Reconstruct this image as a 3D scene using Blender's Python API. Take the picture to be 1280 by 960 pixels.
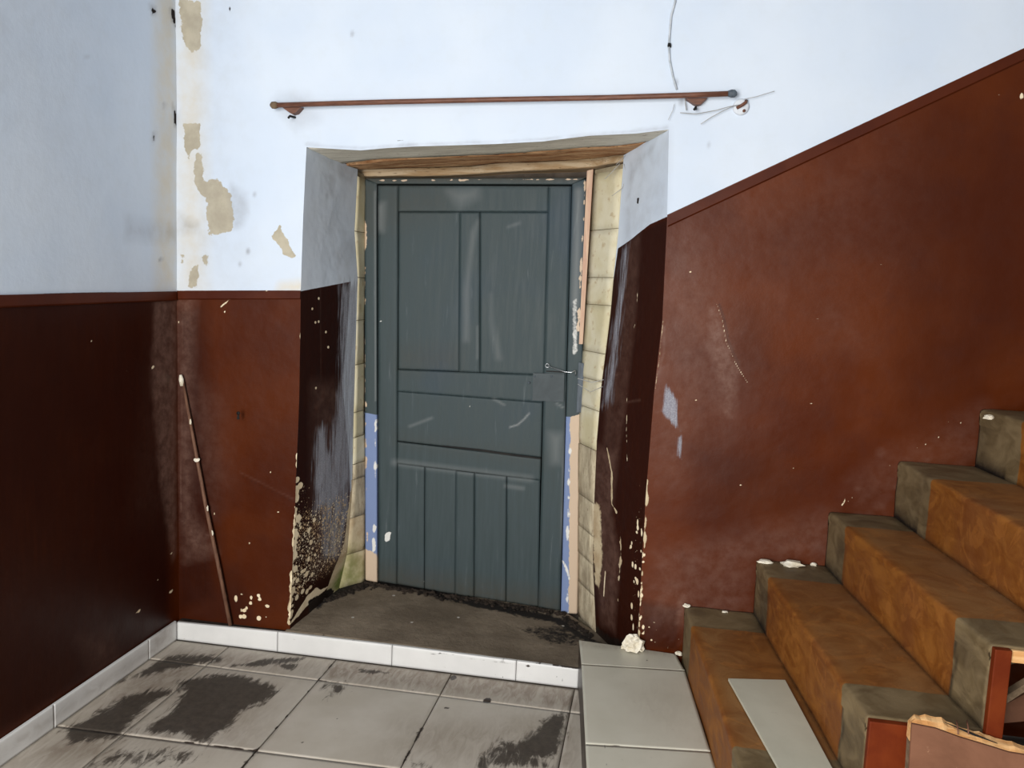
import bpy, bmesh, math, random
import numpy as np
from mathutils import Vector, Matrix
for o in list(bpy.data.objects): bpy.data.objects.remove(o)
SC = bpy.context.scene
COL = SC.collection
random.seed(7)

# ---------------------------------------------------------------- camera
YAW, PITCH, ROLL, FPX = 0.1676, 0.116, 0.0413, 1024.35
CAM = np.array([2.122, -3.3716, 1.7])
def axes(y, p, r):
    f = np.array([-math.sin(y), math.cos(y), 0]); ri = np.array([math.cos(y), math.sin(y), 0]); u = np.array([0, 0, 1.])
    f2 = f*math.cos(p)-u*math.sin(p); u2 = u*math.cos(p)+f*math.sin(p)
    return ri*math.cos(r)+u2*math.sin(r), u2*math.cos(r)-ri*math.sin(r), f2
CR, CU, CF = axes(YAW, PITCH, ROLL)
cam = bpy.data.objects.new('camera', bpy.data.cameras.new('camera')); COL.objects.link(cam)
M4 = Matrix(((CR[0], CU[0], -CF[0], CAM[0]), (CR[1], CU[1], -CF[1], CAM[1]), (CR[2], CU[2], -CF[2], CAM[2]), (0, 0, 0, 1)))
cam.matrix_world = M4
cam.data.sensor_width = 36; cam.data.lens = FPX/1280*36; cam.data.clip_start = .05
SC.camera = cam
# ---------------------------------------------------------------- light
w = bpy.data.worlds.new('world'); SC.world = w; w.use_nodes = True
w.node_tree.nodes['Background'].inputs[0].default_value = (.90, .94, 1.0, 1)
w.node_tree.nodes['Background'].inputs[1].default_value = .26
def area(name, loc, target, sx, sy, power, color):
    l = bpy.data.lights.new(name, 'AREA'); l.shape = 'RECTANGLE'; l.size = sx; l.size_y = sy; l.energy = power; l.color = color
    o = bpy.data.objects.new(name, l); COL.objects.link(o); o.location = loc
    o.rotation_euler = (Vector(target)-Vector(loc)).to_track_quat('-Z', 'Y').to_euler(); return o
area('doorway_light', (1.0, -4.7, 1.75), (2.1, 0, 1.5), 1.5, 2.4, 205, (1.0, .975, .94))
SC.view_settings.view_transform = 'Standard'; SC.view_settings.look = 'None'
SC.view_settings.exposure = 0.18; SC.view_settings.gamma = 1; SC.view_settings.use_curve_mapping = False

# ---------------------------------------------------------------- helpers
def ray(px, py): return CF+CR*(px-640)/FPX-CU*(py-480)/FPX
def U(px, py, ax, v):                       # photograph measurement -> point on the plane axis=v
    d = ray(px, py); return CAM+d*(v-CAM[ax])/d[ax]
def UP(px, py, o, n):
    d = ray(px, py); return CAM+d*(np.dot(np.asarray(o)-CAM, n)/np.dot(d, n))
def lin(c): c = c/255; return c/12.92 if c <= .04045 else ((c+.055)/1.055)**2.4
def S(r, g, b): return (lin(r), lin(g), lin(b), 1)
def nz(x, y, seed=0):                        # smooth value noise -1..1
    x = np.asarray(x, float); y = np.asarray(y, float)
    xi = np.floor(x); yi = np.floor(y); fx = x-xi; fy = y-yi; fx = fx*fx*(3-2*fx); fy = fy*fy*(3-2*fy)
    def h(a, b):
        v = np.sin(a*127.1+b*311.7+seed*74.7)*43758.5453; return (v-np.floor(v))*2-1
    return (h(xi, yi)*(1-fx)+h(xi+1, yi)*fx)*(1-fy)+(h(xi, yi+1)*(1-fx)+h(xi+1, yi+1)*fx)*fy
def fbm(x, y, s=0, o=4):
    r = 0; a = .5
    for i in range(o): r = r+a*nz(x*2**i, y*2**i, s+i*13); a *= .5
    return r
def tag(o, label=None, cat=None, group=None, kind=None):
    if label: o['label'] = label
    if cat: o['category'] = cat
    if group: o['group'] = group
    if kind: o['kind'] = kind
    return o
def empty(name, loc, **k):
    o = bpy.data.objects.new(name, None); COL.objects.link(o); o.location = loc; o.empty_display_size = .1
    return tag(o, **k)
def link(name, me, mat, parent=None, smooth=True):
    o = bpy.data.objects.new(name, me); COL.objects.link(o)
    if mat: me.materials.append(mat)
    if smooth: me.polygons.foreach_set('use_smooth', [True]*len(me.polygons))
    if parent is not None:
        o.parent = parent
        if parent.type == 'EMPTY' or parent.parent is not None: o.matrix_parent_inverse = Matrix.Translation(root_loc(parent)).inverted()
        else: o.matrix_parent_inverse = Matrix.Translation(root_loc(parent)).inverted()
    return o
def root_loc(p):
    v = Vector((0, 0, 0))
    while p is not None: v += p.location; p = p.parent
    # parts carry world coordinates in their meshes; only a thing's empty is displaced
    return v if True else v
def from_py(name, V, F, mat, parent=None, smooth=False, bevel=0):
    me = bpy.data.meshes.new(name); me.from_pydata([tuple(v) for v in V], [], F); me.update()
    bm = bmesh.new(); bm.from_mesh(me); bmesh.ops.recalc_face_normals(bm, faces=bm.faces)
    if bevel: bmesh.ops.bevel(bm, geom=list(bm.edges), offset=bevel, segments=2, affect='EDGES', profile=.6)
    bm.to_mesh(me); bm.free()
    return link(name, me, mat, parent, smooth)
def prism(name, pts, d, mat, parent=None, bevel=0):        # polygon pts (world) extruded by vector d
    n = len(pts); d = np.asarray(d, float)
    V = [np.asarray(p, float) for p in pts]+[np.asarray(p, float)+d for p in pts]
    F = [list(range(n)), list(range(n, 2*n))[::-1]]+[[i, (i+1) % n, n+(i+1) % n, n+i] for i in range(n)]
    return from_py(name, V, F, mat, parent, False, bevel)
def box(name, a, b, mat, parent=None, bevel=0):
    x0, y0, z0 = a; x1, y1, z1 = b
    return prism(name, [(x0, y0, z0), (x1, y0, z0), (x1, y1, z0), (x0, y1, z0)], (0, 0, z1-z0), mat, parent, bevel)
def tube(name, pts, r, mat, parent=None, n=10, sub=1):
    P = [np.asarray(p, float) for p in pts]
    rs = r if hasattr(r, '__len__') else [r]*len(P)
    V = []; F = []
    for i, p in enumerate(P):
        t = P[min(i+1, len(P)-1)]-P[max(i-1, 0)]; t = t/np.linalg.norm(t)
        u = np.cross(t, (0, 0, 1.) if abs(t[2]) < .9 else (0, 1., 0)); u /= np.linalg.norm(u); v = np.cross(t, u)
        for k in range(n):
            a = 2*math.pi*k/n; V.append(p+rs[i]*(math.cos(a)*u+math.sin(a)*v))
    for i in range(len(P)-1):
        for k in range(n): F.append([i*n+k, i*n+(k+1) % n, (i+1)*n+(k+1) % n, (i+1)*n+k])
    F.append(list(range(n))); F.append(list(range((len(P)-1)*n, len(P)*n))[::-1])
    return from_py(name, V, F, mat, parent, True)
def lump(name, c, rx, ry, rz, mat, parent=None, seed=0, rough=.35, sub=2):
    bm = bmesh.new(); bmesh.ops.create_icosphere(bm, subdivisions=sub, radius=1)
    rnd = random.Random(seed)
    for v in bm.verts:
        k = 1+rnd.uniform(-rough, rough); v.co = Vector((c[0]+v.co.x*rx*k, c[1]+v.co.y*ry*k, c[2]+max(v.co.z, -.6)*rz*k))
    me = bpy.data.meshes.new(name); bm.to_mesh(me); bm.free(); return link(name, me, mat, parent, False)

# ---- surfaces carrying baked masks: wear, and some shade put into the colour
class Surf:
    def __init__(s, P, o, u, v):             # P (n,m,3) grid; plane o,u,v for the mask coordinates
        s.P = P; s.o = np.asarray(o, float); s.u = np.asarray(u, float); s.v = np.asarray(v, float); s.n = np.cross(s.u, s.v)
        q = P.reshape(-1, 3)-s.o; s.a = q@s.u; s.b = q@s.v; s.L = {}
    def uv(s, pts):
        r = []
        for p in pts:
            q = UP(p[0], p[1], s.o, s.n)-s.o; r.append((q@s.u, q@s.v))
        return np.array(r)
    def put(s, layer, val):
        s.L[layer] = np.maximum(s.L.get(layer, np.zeros(len(s.a))), val)
    def sdf(s, pts, world=False):
        q = np.array(pts, float) if world else s.uv(pts); n = len(q); d = np.full(len(s.a), 1e9); ins = np.zeros(len(s.a), bool)
        for i in range(n):
            x0, y0 = q[i]; x1, y1 = q[(i+1) % n]; ex, ey = x1-x0, y1-y0
            t = np.clip(((s.a-x0)*ex+(s.b-y0)*ey)/(ex*ex+ey*ey+1e-12), 0, 1)
            d = np.minimum(d, np.hypot(s.a-x0-t*ex, s.b-y0-t*ey))
            c = ((y0 > s.b) != (y1 > s.b))
            with np.errstate(divide='ignore', invalid='ignore'): c &= s.a < (ex*(s.b-y0)/(ey if abs(ey) > 1e-12 else 1e-12)+x0)
            ins ^= c
        return np.where(ins, -d, d)
    def poly(s, layer, pts, soft=.02, val=1, jag=0, f=30):
        if layer == 'beige': jag, soft = .008, soft+.006
        if layer in ('cream', 'white', 'dark'): jag = max(jag, .004)
        d = s.sdf(pts)
        if jag: d = d+jag*fbm(s.a*f, s.b*f, 5)*1.6
        s.put(layer, np.clip(.5-d/(2*soft), 0, 1)*val)
    def line(s, layer, pts, wd, soft=.004, val=1, jag=0):
        q = s.uv(pts); d = np.full(len(s.a), 1e9)
        for i in range(len(q)-1):
            x0, y0 = q[i]; ex, ey = q[i+1]-q[i]; t = np.clip(((s.a-x0)*ex+(s.b-y0)*ey)/(ex*ex+ey*ey+1e-12), 0, 1)
            d = np.minimum(d, np.hypot(s.a-x0-t*ex, s.b-y0-t*ey))
        if jag: d = d+jag*fbm(s.a*25, s.b*25, 9)
        s.put(layer, np.clip(.5-(d-wd/2)/(2*soft), 0, 1)*val)
    def blob(s, layer, x, y, rx, ry, soft=.01, val=1):       # radii in photo pixels at that spot
        q = s.uv([(x, y), (x+rx, y), (x, y+ry)]); ru = max(abs(q[1]-q[0]).max(), 1e-4); rv = max(abs(q[2]-q[0]).max(), 1e-4)
        d = (np.hypot((s.a-q[0][0])/ru, (s.b-q[0][1])/rv)-1)*min(ru, rv)
        s.put(layer, np.clip(.5-d/(2*soft), 0, 1)*val)
    def mul(s, layer, f): s.L[layer] = s.L.get(layer, np.zeros(len(s.a)))*f
    def build(s, name, mat, parent=None, thick=None):
        n, m = s.P.shape[:2]; V = s.P.reshape(-1, 3)
        i = np.arange(n-1)[:, None]*m+np.arange(m-1)[None]; F = np.stack([i, i+m, i+m+1, i+1], -1).reshape(-1, 4)
        me = bpy.data.meshes.new(name); nb = len(V)
        if thick is not None:                # closed back so that it is a solid piece
            t = np.asarray(thick, float); ring = np.concatenate([np.arange(m), np.arange(1, n)*m+m-1, (n-1)*m+np.arange(m-2, -1, -1), np.arange(n-2, 0, -1)*m])
            k = len(ring); V = np.concatenate([V, V[ring]+t]); a = ring; b = np.roll(ring, -1); c = nb+np.arange(k); e = np.roll(c, -1)
            side = np.stack([a, b, e, c], -1)
            faces = F.tolist()+side.tolist()+[list(range(nb, nb+k))[::-1]]
        else: faces = F.tolist()
        me.from_pydata(V.tolist(), [], faces); me.update()
        names = LAYERS
        for q in range(0, len(names), 4):
            at = me.color_attributes.new('m%d' % (q//4+1), 'FLOAT_COLOR', 'POINT'); arr = np.zeros((len(V), 4), np.float32)
            for j, ln in enumerate(names[q:q+4]):
                if ln in s.L:
                    arr[:nb, j] = s.L[ln]
                    if thick is not None: arr[nb:, j] = s.L[ln][ring]
            at.data.foreach_set('color', arr.ravel())
        o = link(name, me, mat, parent)
        if thick is not None:
            fl = np.ones(len(me.polygons), bool); fl[len(F):] = False; me.polygons.foreach_set('use_smooth', fl)
        return o
LAYERS = ['dado', 'beige', 'haze', 'dirt', 'chips', 'streak', 'green', 'dark', 'cream', 'white', 'stain', 'brown']  # dirt and brown also carry shade put into the left wall colour

# ---- node helper
class NB:
    def __init__(s, name):
        s.m = bpy.data.materials.new(name); s.m.use_nodes = True; s.t = s.m.node_tree; s.t.nodes.clear()
        s.out = s.t.nodes.new('ShaderNodeOutputMaterial'); s.b = s.t.nodes.new('ShaderNodeBsdfPrincipled'); s.t.links.new(s.b.outputs[0], s.out.inputs[0])
        s.pos = s.t.nodes.new('ShaderNodeNewGeometry').outputs['Position']
    def N(s, t, **k):
        n = s.t.nodes.new(t)
        for a, b in k.items(): setattr(n, a, b)
        return n
    def L(s, a, b): s.t.links.new(a, b)
    def set(s, sock, v):
        if isinstance(v, bpy.types.NodeSocket): s.L(v, sock)
        else: sock.default_value = v
    def math(s, op, a, b=0., c=0., clamp=False):
        n = s.N('ShaderNodeMath', operation=op, use_clamp=clamp); s.set(n.inputs[0], a); s.set(n.inputs[1], b); s.set(n.inputs[2], c); return n.outputs[0]
    def mix(s, f, a, b, mode='MIX'):
        n = s.N('ShaderNodeMix', data_type='RGBA', blend_type=mode); s.set(n.inputs[0], f); s.set(n.inputs[6], a); s.set(n.inputs[7], b); return n.outputs[2]
    def scaled(s, sc):
        n = s.N('ShaderNodeVectorMath', operation='MULTIPLY'); s.L(s.pos, n.inputs[0]); n.inputs[1].default_value = sc; return n.outputs[0]
    def noise(s, scale, detail=4, rough=.6, vec=None, dist=0):
        n = s.N('ShaderNodeTexNoise'); n.inputs['Scale'].default_value = scale; n.inputs['Detail'].default_value = detail; n.inputs['Roughness'].default_value = rough
        n.inputs['Distortion'].default_value = dist; s.L(vec if vec else s.pos, n.inputs['Vector']); return n.outputs['Fac']
    def voro(s, scale, vec=None, out='Distance'):
        n = s.N('ShaderNodeTexVoronoi'); n.inputs['Scale'].default_value = scale; s.L(vec if vec else s.pos, n.inputs['Vector']); return n.outputs[out]
    def step(s, v, lo, hi, a=0., b=1.):
        n = s.N('ShaderNodeMapRange', interpolation_type='SMOOTHSTEP'); s.set(n.inputs[0], v); n.inputs[1].default_value = lo; n.inputs[2].default_value = hi
        s.set(n.inputs[3], a); s.set(n.inputs[4], b); return n.outputs[0]
    def attrs(s):
        d = {}
        for q in range(0, len(LAYERS), 4):
            a = s.N('ShaderNodeAttribute', attribute_name='m%d' % (q//4+1)); sp = s.N('ShaderNodeSeparateColor'); s.L(a.outputs['Color'], sp.inputs[0])
            for j, ln in enumerate(LAYERS[q:q+4]): d[ln] = sp.outputs[j] if j < 3 else a.outputs['Alpha']
        return d
    def sharp(s, v, nse, amp, w=.03): # threshold a mask with noise breakup
        x = s.math('ADD', v, s.math('MULTIPLY', s.math('SUBTRACT', nse, .5), amp)); return s.math('MULTIPLY', s.step(x, .5-w, .5+w), s.step(v, .03, .15))
    def bump(s, h, st, dist=.01):
        n = s.N('ShaderNodeBump'); n.inputs['Strength'].default_value = st; n.inputs['Distance'].default_value = dist; s.set(n.inputs['Height'], h); s.L(n.outputs[0], s.b.inputs['Normal']); return n
    def fin(s, col, rough=.6, spec=.5, metal=0.):
        s.set(s.b.inputs['Base Color'], col); s.set(s.b.inputs['Roughness'], rough); s.b.inputs['Specular IOR Level'].default_value = spec; s.b.inputs['Metallic'].default_value = metal; return s.m

def plaster_mat():
    n = NB('plaster_and_oil_paint'); A = n.attrs(); sh = n.sharp
    n1 = n.noise(45, 6, .72); n2 = n.noise(14, 4, .6); n3 = n.noise(2.2, 3, .5); n4 = n.noise(220, 3, .6)
    vst = n.noise(9, 4, .6, n.scaled((9, 9, .7)))          # vertical brush direction
    c = n.mix(n.step(n3, .3, .7), S(205, 217, 232), S(213, 223, 235))
    c = n.mix(n.step(n2, .45, .8, 0., .12), c, S(200, 205, 205))
    c = n.mix(n.math('MULTIPLY', A['stain'], n.step(n2, .25, .7, .55, 1.)), c, S(214, 200, 170))
    be = sh(A['beige'], n1, 1.1); c = n.mix(be, c, n.mix(n.step(n2, .3, .7), S(168, 160, 142), S(188, 180, 160)))
    dirt = n.math('MULTIPLY', A['dirt'], n.step(n2, .25, .75, .5, 1.)); c = n.mix(dirt, c, S(118, 116, 118))
    da = sh(A['dado'], n1, .14, .05)
    dc = n.mix(n.step(n3, .35, .68), S(76, 28, 2), S(92, 39, 6))
    dc = n.mix(n.step(n2, .5, .8, 0., .25), dc, S(60, 18, 7))
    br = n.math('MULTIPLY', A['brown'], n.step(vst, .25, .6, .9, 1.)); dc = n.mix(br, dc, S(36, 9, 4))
    hz = n.math('MULTIPLY', A['haze'], n.step(n.noise(22, 5, .7), .3, .72, .35, 1.)); dc = n.mix(n.math('MULTIPLY', hz, .72), dc, S(128, 98, 86))
    c = n.mix(da, c, dc)
    st = n.math('MULTIPLY', sh(A['streak'], vst, 1.5, .30), .85); c = n.mix(st, c, n.mix(n.step(n4, .35, .7), S(136, 138, 150), S(166, 170, 178)))
    cr = sh(A['cream'], n1, .5, .06); cc = n.mix(n.step(n2, .35, .7), S(206, 190, 158), S(182, 160, 128)); c = n.mix(cr, c, cc)
    gr = n.math('MULTIPLY', A['green'], n.step(n2, .3, .65, .4, 1.)); c = n.mix(gr, c, S(112, 132, 62))
    vd = n.voro(62); vm = n.math('LESS_THAN', n.math('ADD', vd, n.math('MULTIPLY', n1, .25)), n.math('MULTIPLY', A['chips'], .62))
    vd2 = n.voro(150); vm2 = n.math('LESS_THAN', n.math('ADD', vd2, n.math('MULTIPLY', n2, .35)), n.math('MULTIPLY', A['chips'], .62))
    ch = n.math('MAXIMUM', vm, vm2); c = n.mix(ch, c, n.mix(n.step(n2, .4, .6), S(196, 168, 130), S(222, 208, 180)))
    wh = sh(A['white'], n1, .5, .08); c = n.mix(wh, c, n.mix(n.step(n2, .4, .65), S(242, 226, 194), S(224, 204, 170)))
    dk = sh(A['dark'], n1, .6, .08); c = n.mix(dk, c, S(34, 27, 24))
    damp = n.math('MAXIMUM', n.math('MAXIMUM', st, cr), n.math('MAXIMUM', ch, wh)); gloss = n.math('MULTIPLY', da, n.math('SUBTRACT', 1., damp))
    rough = n.math('ADD', .85, n.math('MULTIPLY', gloss, n.step(n2, .3, .7, -.47, -.38)))
    h = n.math('ADD', n.math('MULTIPLY', n2, .5), n.math('MULTIPLY', n1, .12))
    h = n.math('ADD', h, n.math('MULTIPLY', be, -.25)); h = n.math('ADD', h, n.math('MULTIPLY', damp, .25)); h = n.math('ADD', h, n.math('MULTIPLY', dk, -.3))
    n.bump(h, .26, .01)
    return n.fin(c, rough, .18)
PLASTER = plaster_mat()

def simple(name, c1, c2, scale=8, rough=.6, spec=.5, bump=.2, stretch=None, c3=None, f3=.7, metal=0.):
    n = NB(name); v = n.scaled(stretch) if stretch else None
    a = n.noise(scale, 5, .6, v, .4); b = n.noise(scale*5, 4, .6, v)
    c = n.mix(n.step(a, .32, .68), S(*c1), S(*c2))
    if c3: c = n.mix(n.step(b, f3-.06, f3+.04), c, S(*c3))
    n.bump(n.math('ADD', a, n.math('MULTIPLY', b, .4)), bump, .004)
    return n.fin(c, rough, spec, metal)
DADO = simple('dado_oil_paint', (66, 21, 2), (80, 31, 6), 3, .5, .2, .2)
TILEW = simple('white_glazed_baseboard_tile', (226, 226, 226), (236, 236, 236), 4, .3, .5, .1, None, (120, 105, 95), .80)
GROUT = simple('dark_cement', (74, 66, 58), (96, 86, 76), 12, .9, .3, .6)
CREAM = simple('cream_painted_brick', (206, 196, 160), (222, 216, 192), 5, .75, .4, .3, None, (196, 180, 146), .64)
CREAM2 = simple('damp_stained_brick', (160, 146, 122), (204, 192, 164), 4, .85, .3, .5, (6, 6, 2), (132, 108, 90), .66)
PINK = simple('pinkish_raw_wood', (196, 160, 140), (214, 186, 160), 6, .8, .3, .4, (8, 8, .8))
WOODS = simple('weathered_lintel_wood', (170, 138, 100), (204, 182, 150), 5, .9, .3, .6, (.8, 9, 9), (70, 44, 26), .66)
WOODS2 = simple('dirty_plastered_board', (205, 200, 186), (226, 222, 208), 6, .9, .3, .6, (1, 6, 6), (110, 86, 60), .68)
WOODS3 = simple('rotten_brown_lintel_wood', (142, 94, 56), (196, 158, 118), 5, .9, .3, .7, (.8, 9, 9), (56, 32, 18), .62)
STEEL = simple('bright_wire', (190, 195, 200), (220, 222, 226), 30, .3, .5, 0, metal=.9)
DGREY = simple('dark_grey_paint', (70, 78, 86), (88, 98, 108), 12, .6, .4, .4, (5, 5, .8), (140, 148, 156), .72)
BLACK = simple('black_shadow_metal', (18, 17, 17), (30, 28, 26), 12, .7, .3, .2)
RUST = simple('rusty_brown_pipe', (92, 56, 40), (116, 74, 54), 14, .55, .5, .3, (1.5, 8, 8), (176, 150, 128), .74)
WEB = simple('dusty_cobweb', (150, 150, 148), (182, 182, 180), 40, .9, .2, 0)
CHALK = simple('chalky_plaster', (214, 204, 180), (238, 232, 216), 30, .9, .3, .5, None, (160, 140, 112), .68)
STICK = simple('grimy_brown_stick', (92, 60, 44), (120, 86, 66), 12, .7, .4, .3, (6, 6, 1), (196, 180, 160), .76)
REDP = simple('red_brown_oil_paint', (92, 31, 5), (108, 44, 12), 7, .6, .15, .4, None, (196, 160, 140), .78)
RAW = simple('splintered_pale_wood', (196, 140, 84), (222, 178, 124), 9, .8, .3, .5, (1.2, 8, 8), (110, 64, 40), .70)
BRD = simple('dull_brown_board', (104, 68, 48), (124, 84, 62), 6, .8, .3, .4, None, (156, 118, 92), .72)
OLDW = simple('old_grey_brown_wood', (92, 76, 58), (124, 104, 82), 8, .9, .3, .5, (6, 1, 6))
SOIL = simple('black_damp_soil', (30, 26, 23), (58, 49, 42), 25, .95, .2, .8)
FLAP = simple('white_glazed_plank', (186, 184, 166), (198, 196, 178), 3, .35, .5, .1, None, (150, 140, 128), .80)

def door_paint():
    n = NB('worn_grey_door_paint'); A = n.attrs()
    v = n.noise(6, 5, .6, n.scaled((7, 7, .6))); a = n.noise(2.0, 3, .5); b = n.noise(45, 4, .65)
    c = n.mix(n.step(v, .3, .7), S(54, 67, 69), S(64, 76, 79))
    c = n.mix(n.step(a, .5, .75, 0., .6), c, S(54, 70, 84))
    c = n.mix(n.step(v, .62, .8, 0., .35), c, S(140, 146, 148))
    c = n.mix(n.math('MULTIPLY', A['dirt'], n.step(b, .3, .7, .6, 1.)), c, S(70, 66, 56))
    c = n.mix(n.math('MULTIPLY', A['haze'], .8), c, S(165, 168, 168))
    c = n.mix(n.sharp(A['green'], b, .3, .08), c, S(120, 138, 178))     # old blue coat
    c = n.mix(n.sharp(A['cream'], b, .6, .08), c, S(204, 182, 158))
    c = n.mix(n.sharp(A['white'], b, .4, .1), c, S(224, 224, 220))
    n.bump(n.math('ADD', v, n.math('MULTIPLY', b, .3)), .12, .003)
    return n.fin(c, n.step(v, .3, .7, .5, .65), .28)
DOORP = door_paint()

def floor_mat(name, base1, base2):
    n = NB(name); A = n.attrs()
    a = n.noise(3.5, 4, .6); b = n.noise(35, 5, .7); sw = n.noise(16, 5, .65, n.scaled((1.6, .45, 1)), 1.5)
    c = n.mix(n.step(a, .3, .7), S(*base1), S(*base2))
    c = n.mix(n.step(b, .62, .8, 0., .35), c, S(130, 116, 100))
    f = n.math('MULTIPLY', A['dirt'], n.step(sw, .3, .7, .4, 1.)); c = n.mix(f, c, S(128, 112, 96))
    sm = n.sharp(A['stain'], n.math('ADD', n.math('MULTIPLY', sw, .75), n.math('MULTIPLY', b, .25)), 1.7, .16); c = n.mix(n.math('MULTIPLY', sm, .93), c, n.mix(n.step(b, .3, .7), S(44, 37, 31), S(70, 61, 52)))
    dk = n.sharp(A['dark'], b, .5, .1); c = n.mix(dk, c, S(52, 42, 36))
    n.bump(n.math('ADD', n.math('MULTIPLY', a, .3), n.math('MULTIPLY', sm, .4)), .15, .004)
    return n.fin(c, n.math('ADD', n.step(a, .3, .7, .36, .46), n.math('MULTIPLY', sm, .2)), .45)
TILE = floor_mat('beige_floor_tile', (186, 178, 164), (200, 193, 181))
PTILE = floor_mat('pale_grey_step_tile', (196, 193, 177), (206, 203, 188))

def stair_mat():
    n = NB('worn_ochre_stair_paint'); A = n.attrs()
    v = n.noise(7, 5, .65, n.scaled((1, 1, 2)), 1.2); a = n.noise(3, 4, .6); b = n.noise(50, 5, .65)
    g = n.mix(n.step(v, .3, .7), S(94, 78, 52), S(124, 106, 76)); g = n.mix(n.step(a, .5, .7, 0., .5), g, S(64, 52, 38))
    o = n.mix(n.step(v, .3, .68), S(110, 60, 13), S(138, 85, 26)); o = n.mix(n.step(a, .42, .7, 0., .7), o, S(104, 56, 22))
    o = n.mix(n.math('MULTIPLY', A['dirt'], n.step(v, .25, .7, .5, .95)), o, S(138, 102, 62))      # foot-worn top
    o = n.mix(n.step(n.noise(5, 4, .6, None, 2.5), .56, .60, 0., .2), o, S(172, 110, 46))
    c = n.mix(n.sharp(A['cream'], b, .3, .08), g, o)
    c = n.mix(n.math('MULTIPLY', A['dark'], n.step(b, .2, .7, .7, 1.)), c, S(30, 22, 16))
    c = n.mix(n.sharp(A['white'], b, .5, .1), c, S(200, 186, 160))
    n.bump(n.math('ADD', v, n.math('MULTIPLY', b, .3)), .35, .006)
    return n.fin(c, n.step(v, .3, .7, .52, .7), .4)
STAIR = stair_mat()
def sill_mat():
    n = NB('dirty_concrete_sill'); A = n.attrs(); a = n.noise(4, 5, .65); b = n.noise(40, 5, .7)
    c = n.mix(n.step(a, .32, .68), S(106, 94, 79), S(134, 121, 104)); c = n.mix(n.step(b, .55, .8, 0., .5), c, S(80, 68, 56))
    c = n.mix(n.sharp(A['dark'], b, 1.3, .2), c, S(28, 23, 20)); c = n.mix(n.sharp(A['white'], b, .6, .1), c, S(200, 196, 188))
    n.bump(n.math('ADD', a, b), .6, .008); return n.fin(c, .85, .35)
SILL = sill_mat()

# ================================================================ STRUCTURE
WY = .04                                    # plane of the plaster face of the back wall
XC = -.005                                  # plane of the left wall
ZT = 3.3
def curve(pts, ax, v, comp):                # px polyline -> interpolator comp(z)
    P = np.array([U(x, y, ax, v) for x, y in pts]); i = np.argsort(P[:, 2]); P = P[i]
    return lambda z: np.interp(z, P[:, 2], P[:, comp])
XL = curve([(383, 186), (379, 270), (376, 363), (374, 500), (369, 640), (363, 782)], 1, WY, 0)
XR = curve([(836, 163), (834, 270), (828, 400), (818, 487), (807, 622), (798, 781), (797, 806)], 1, WY, 0)
IYL, IYR, DY = .50, .42, .62
XLi = curve([(447, 215), (443, 290), (447, 347), (442, 513), (440, 613), (434, 690), (424, 733)], 1, IYL, 0)
XRi = curve([(779, 205), (773, 290), (767, 347), (763, 393), (752, 480), (746, 551), (743, 622), (741, 700), (745, 792)], 1, IYR, 0)
XLf = curve([(458, 225), (456, 400), (455, 500), (458, 647), (458, 722)], 1, DY, 0)
XRf = curve([(742, 215), (735, 350), (728, 430), (722, 520), (722, 640), (722, 762)], 1, DY, 0)
# soffit front edge z over X, and the soffit plane
sf = np.array([U(x, y, 1, WY) for x, y in [(383, 184), (451, 188), (485, 185), (522, 183), (620, 180), (678, 177), (737, 170), (795, 167), (836, 162)]])
ZS = lambda x: np.interp(x, sf[:, 0], sf[:, 2])
siL = U(452, 221, 1, DY); siR = U(745, 211, 1, DY)
def soff(x, y):                              # soffit height anywhere
    t = np.clip((y-WY)/(DY-WY), 0, 1); zi = siL[2]+(siR[2]-siL[2])*(x-siL[0])/(siR[0]-siL[0]); return ZS(x)*(1-t)+zi*t
def rel(x, z):
    r = .006*fbm(x*1.7, z*1.7, 3, 3)+.0012*fbm(x*14, z*14, 8, 3)
    lo = np.exp(-((x-2.4)/.35)**2)*np.clip((.75-z)/.5, 0, 1); r = r+lo*.010*fbm(x*11, z*11, 4, 3)
    k = np.clip((x-2.4)/.2, 0, 1)*np.clip(1-(z-(.2+(x-2.33)*.84))/.3, 0, 1); return r+k*.010*fbm(x*9, z*14, 6, 3)
def wpatch(xa, xb, za, zb, nx, nz_):
    u = np.linspace(0, 1, nx)[:, None]; v = np.linspace(0, 1, nz_)[None]
    return u, v
def dado_front(s):
    s.poly('dado', [(150, 363.5), (300, 363), (378, 363), (378, 363), (376, 500), (380, 900), (100, 900)], .006)
    s.poly('dado', [(700, 331), (834, 268.5), (1057, 164.5), (1280, 60), (2900, -698), (2900, 2400), (700, 1200)], .006)
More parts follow.
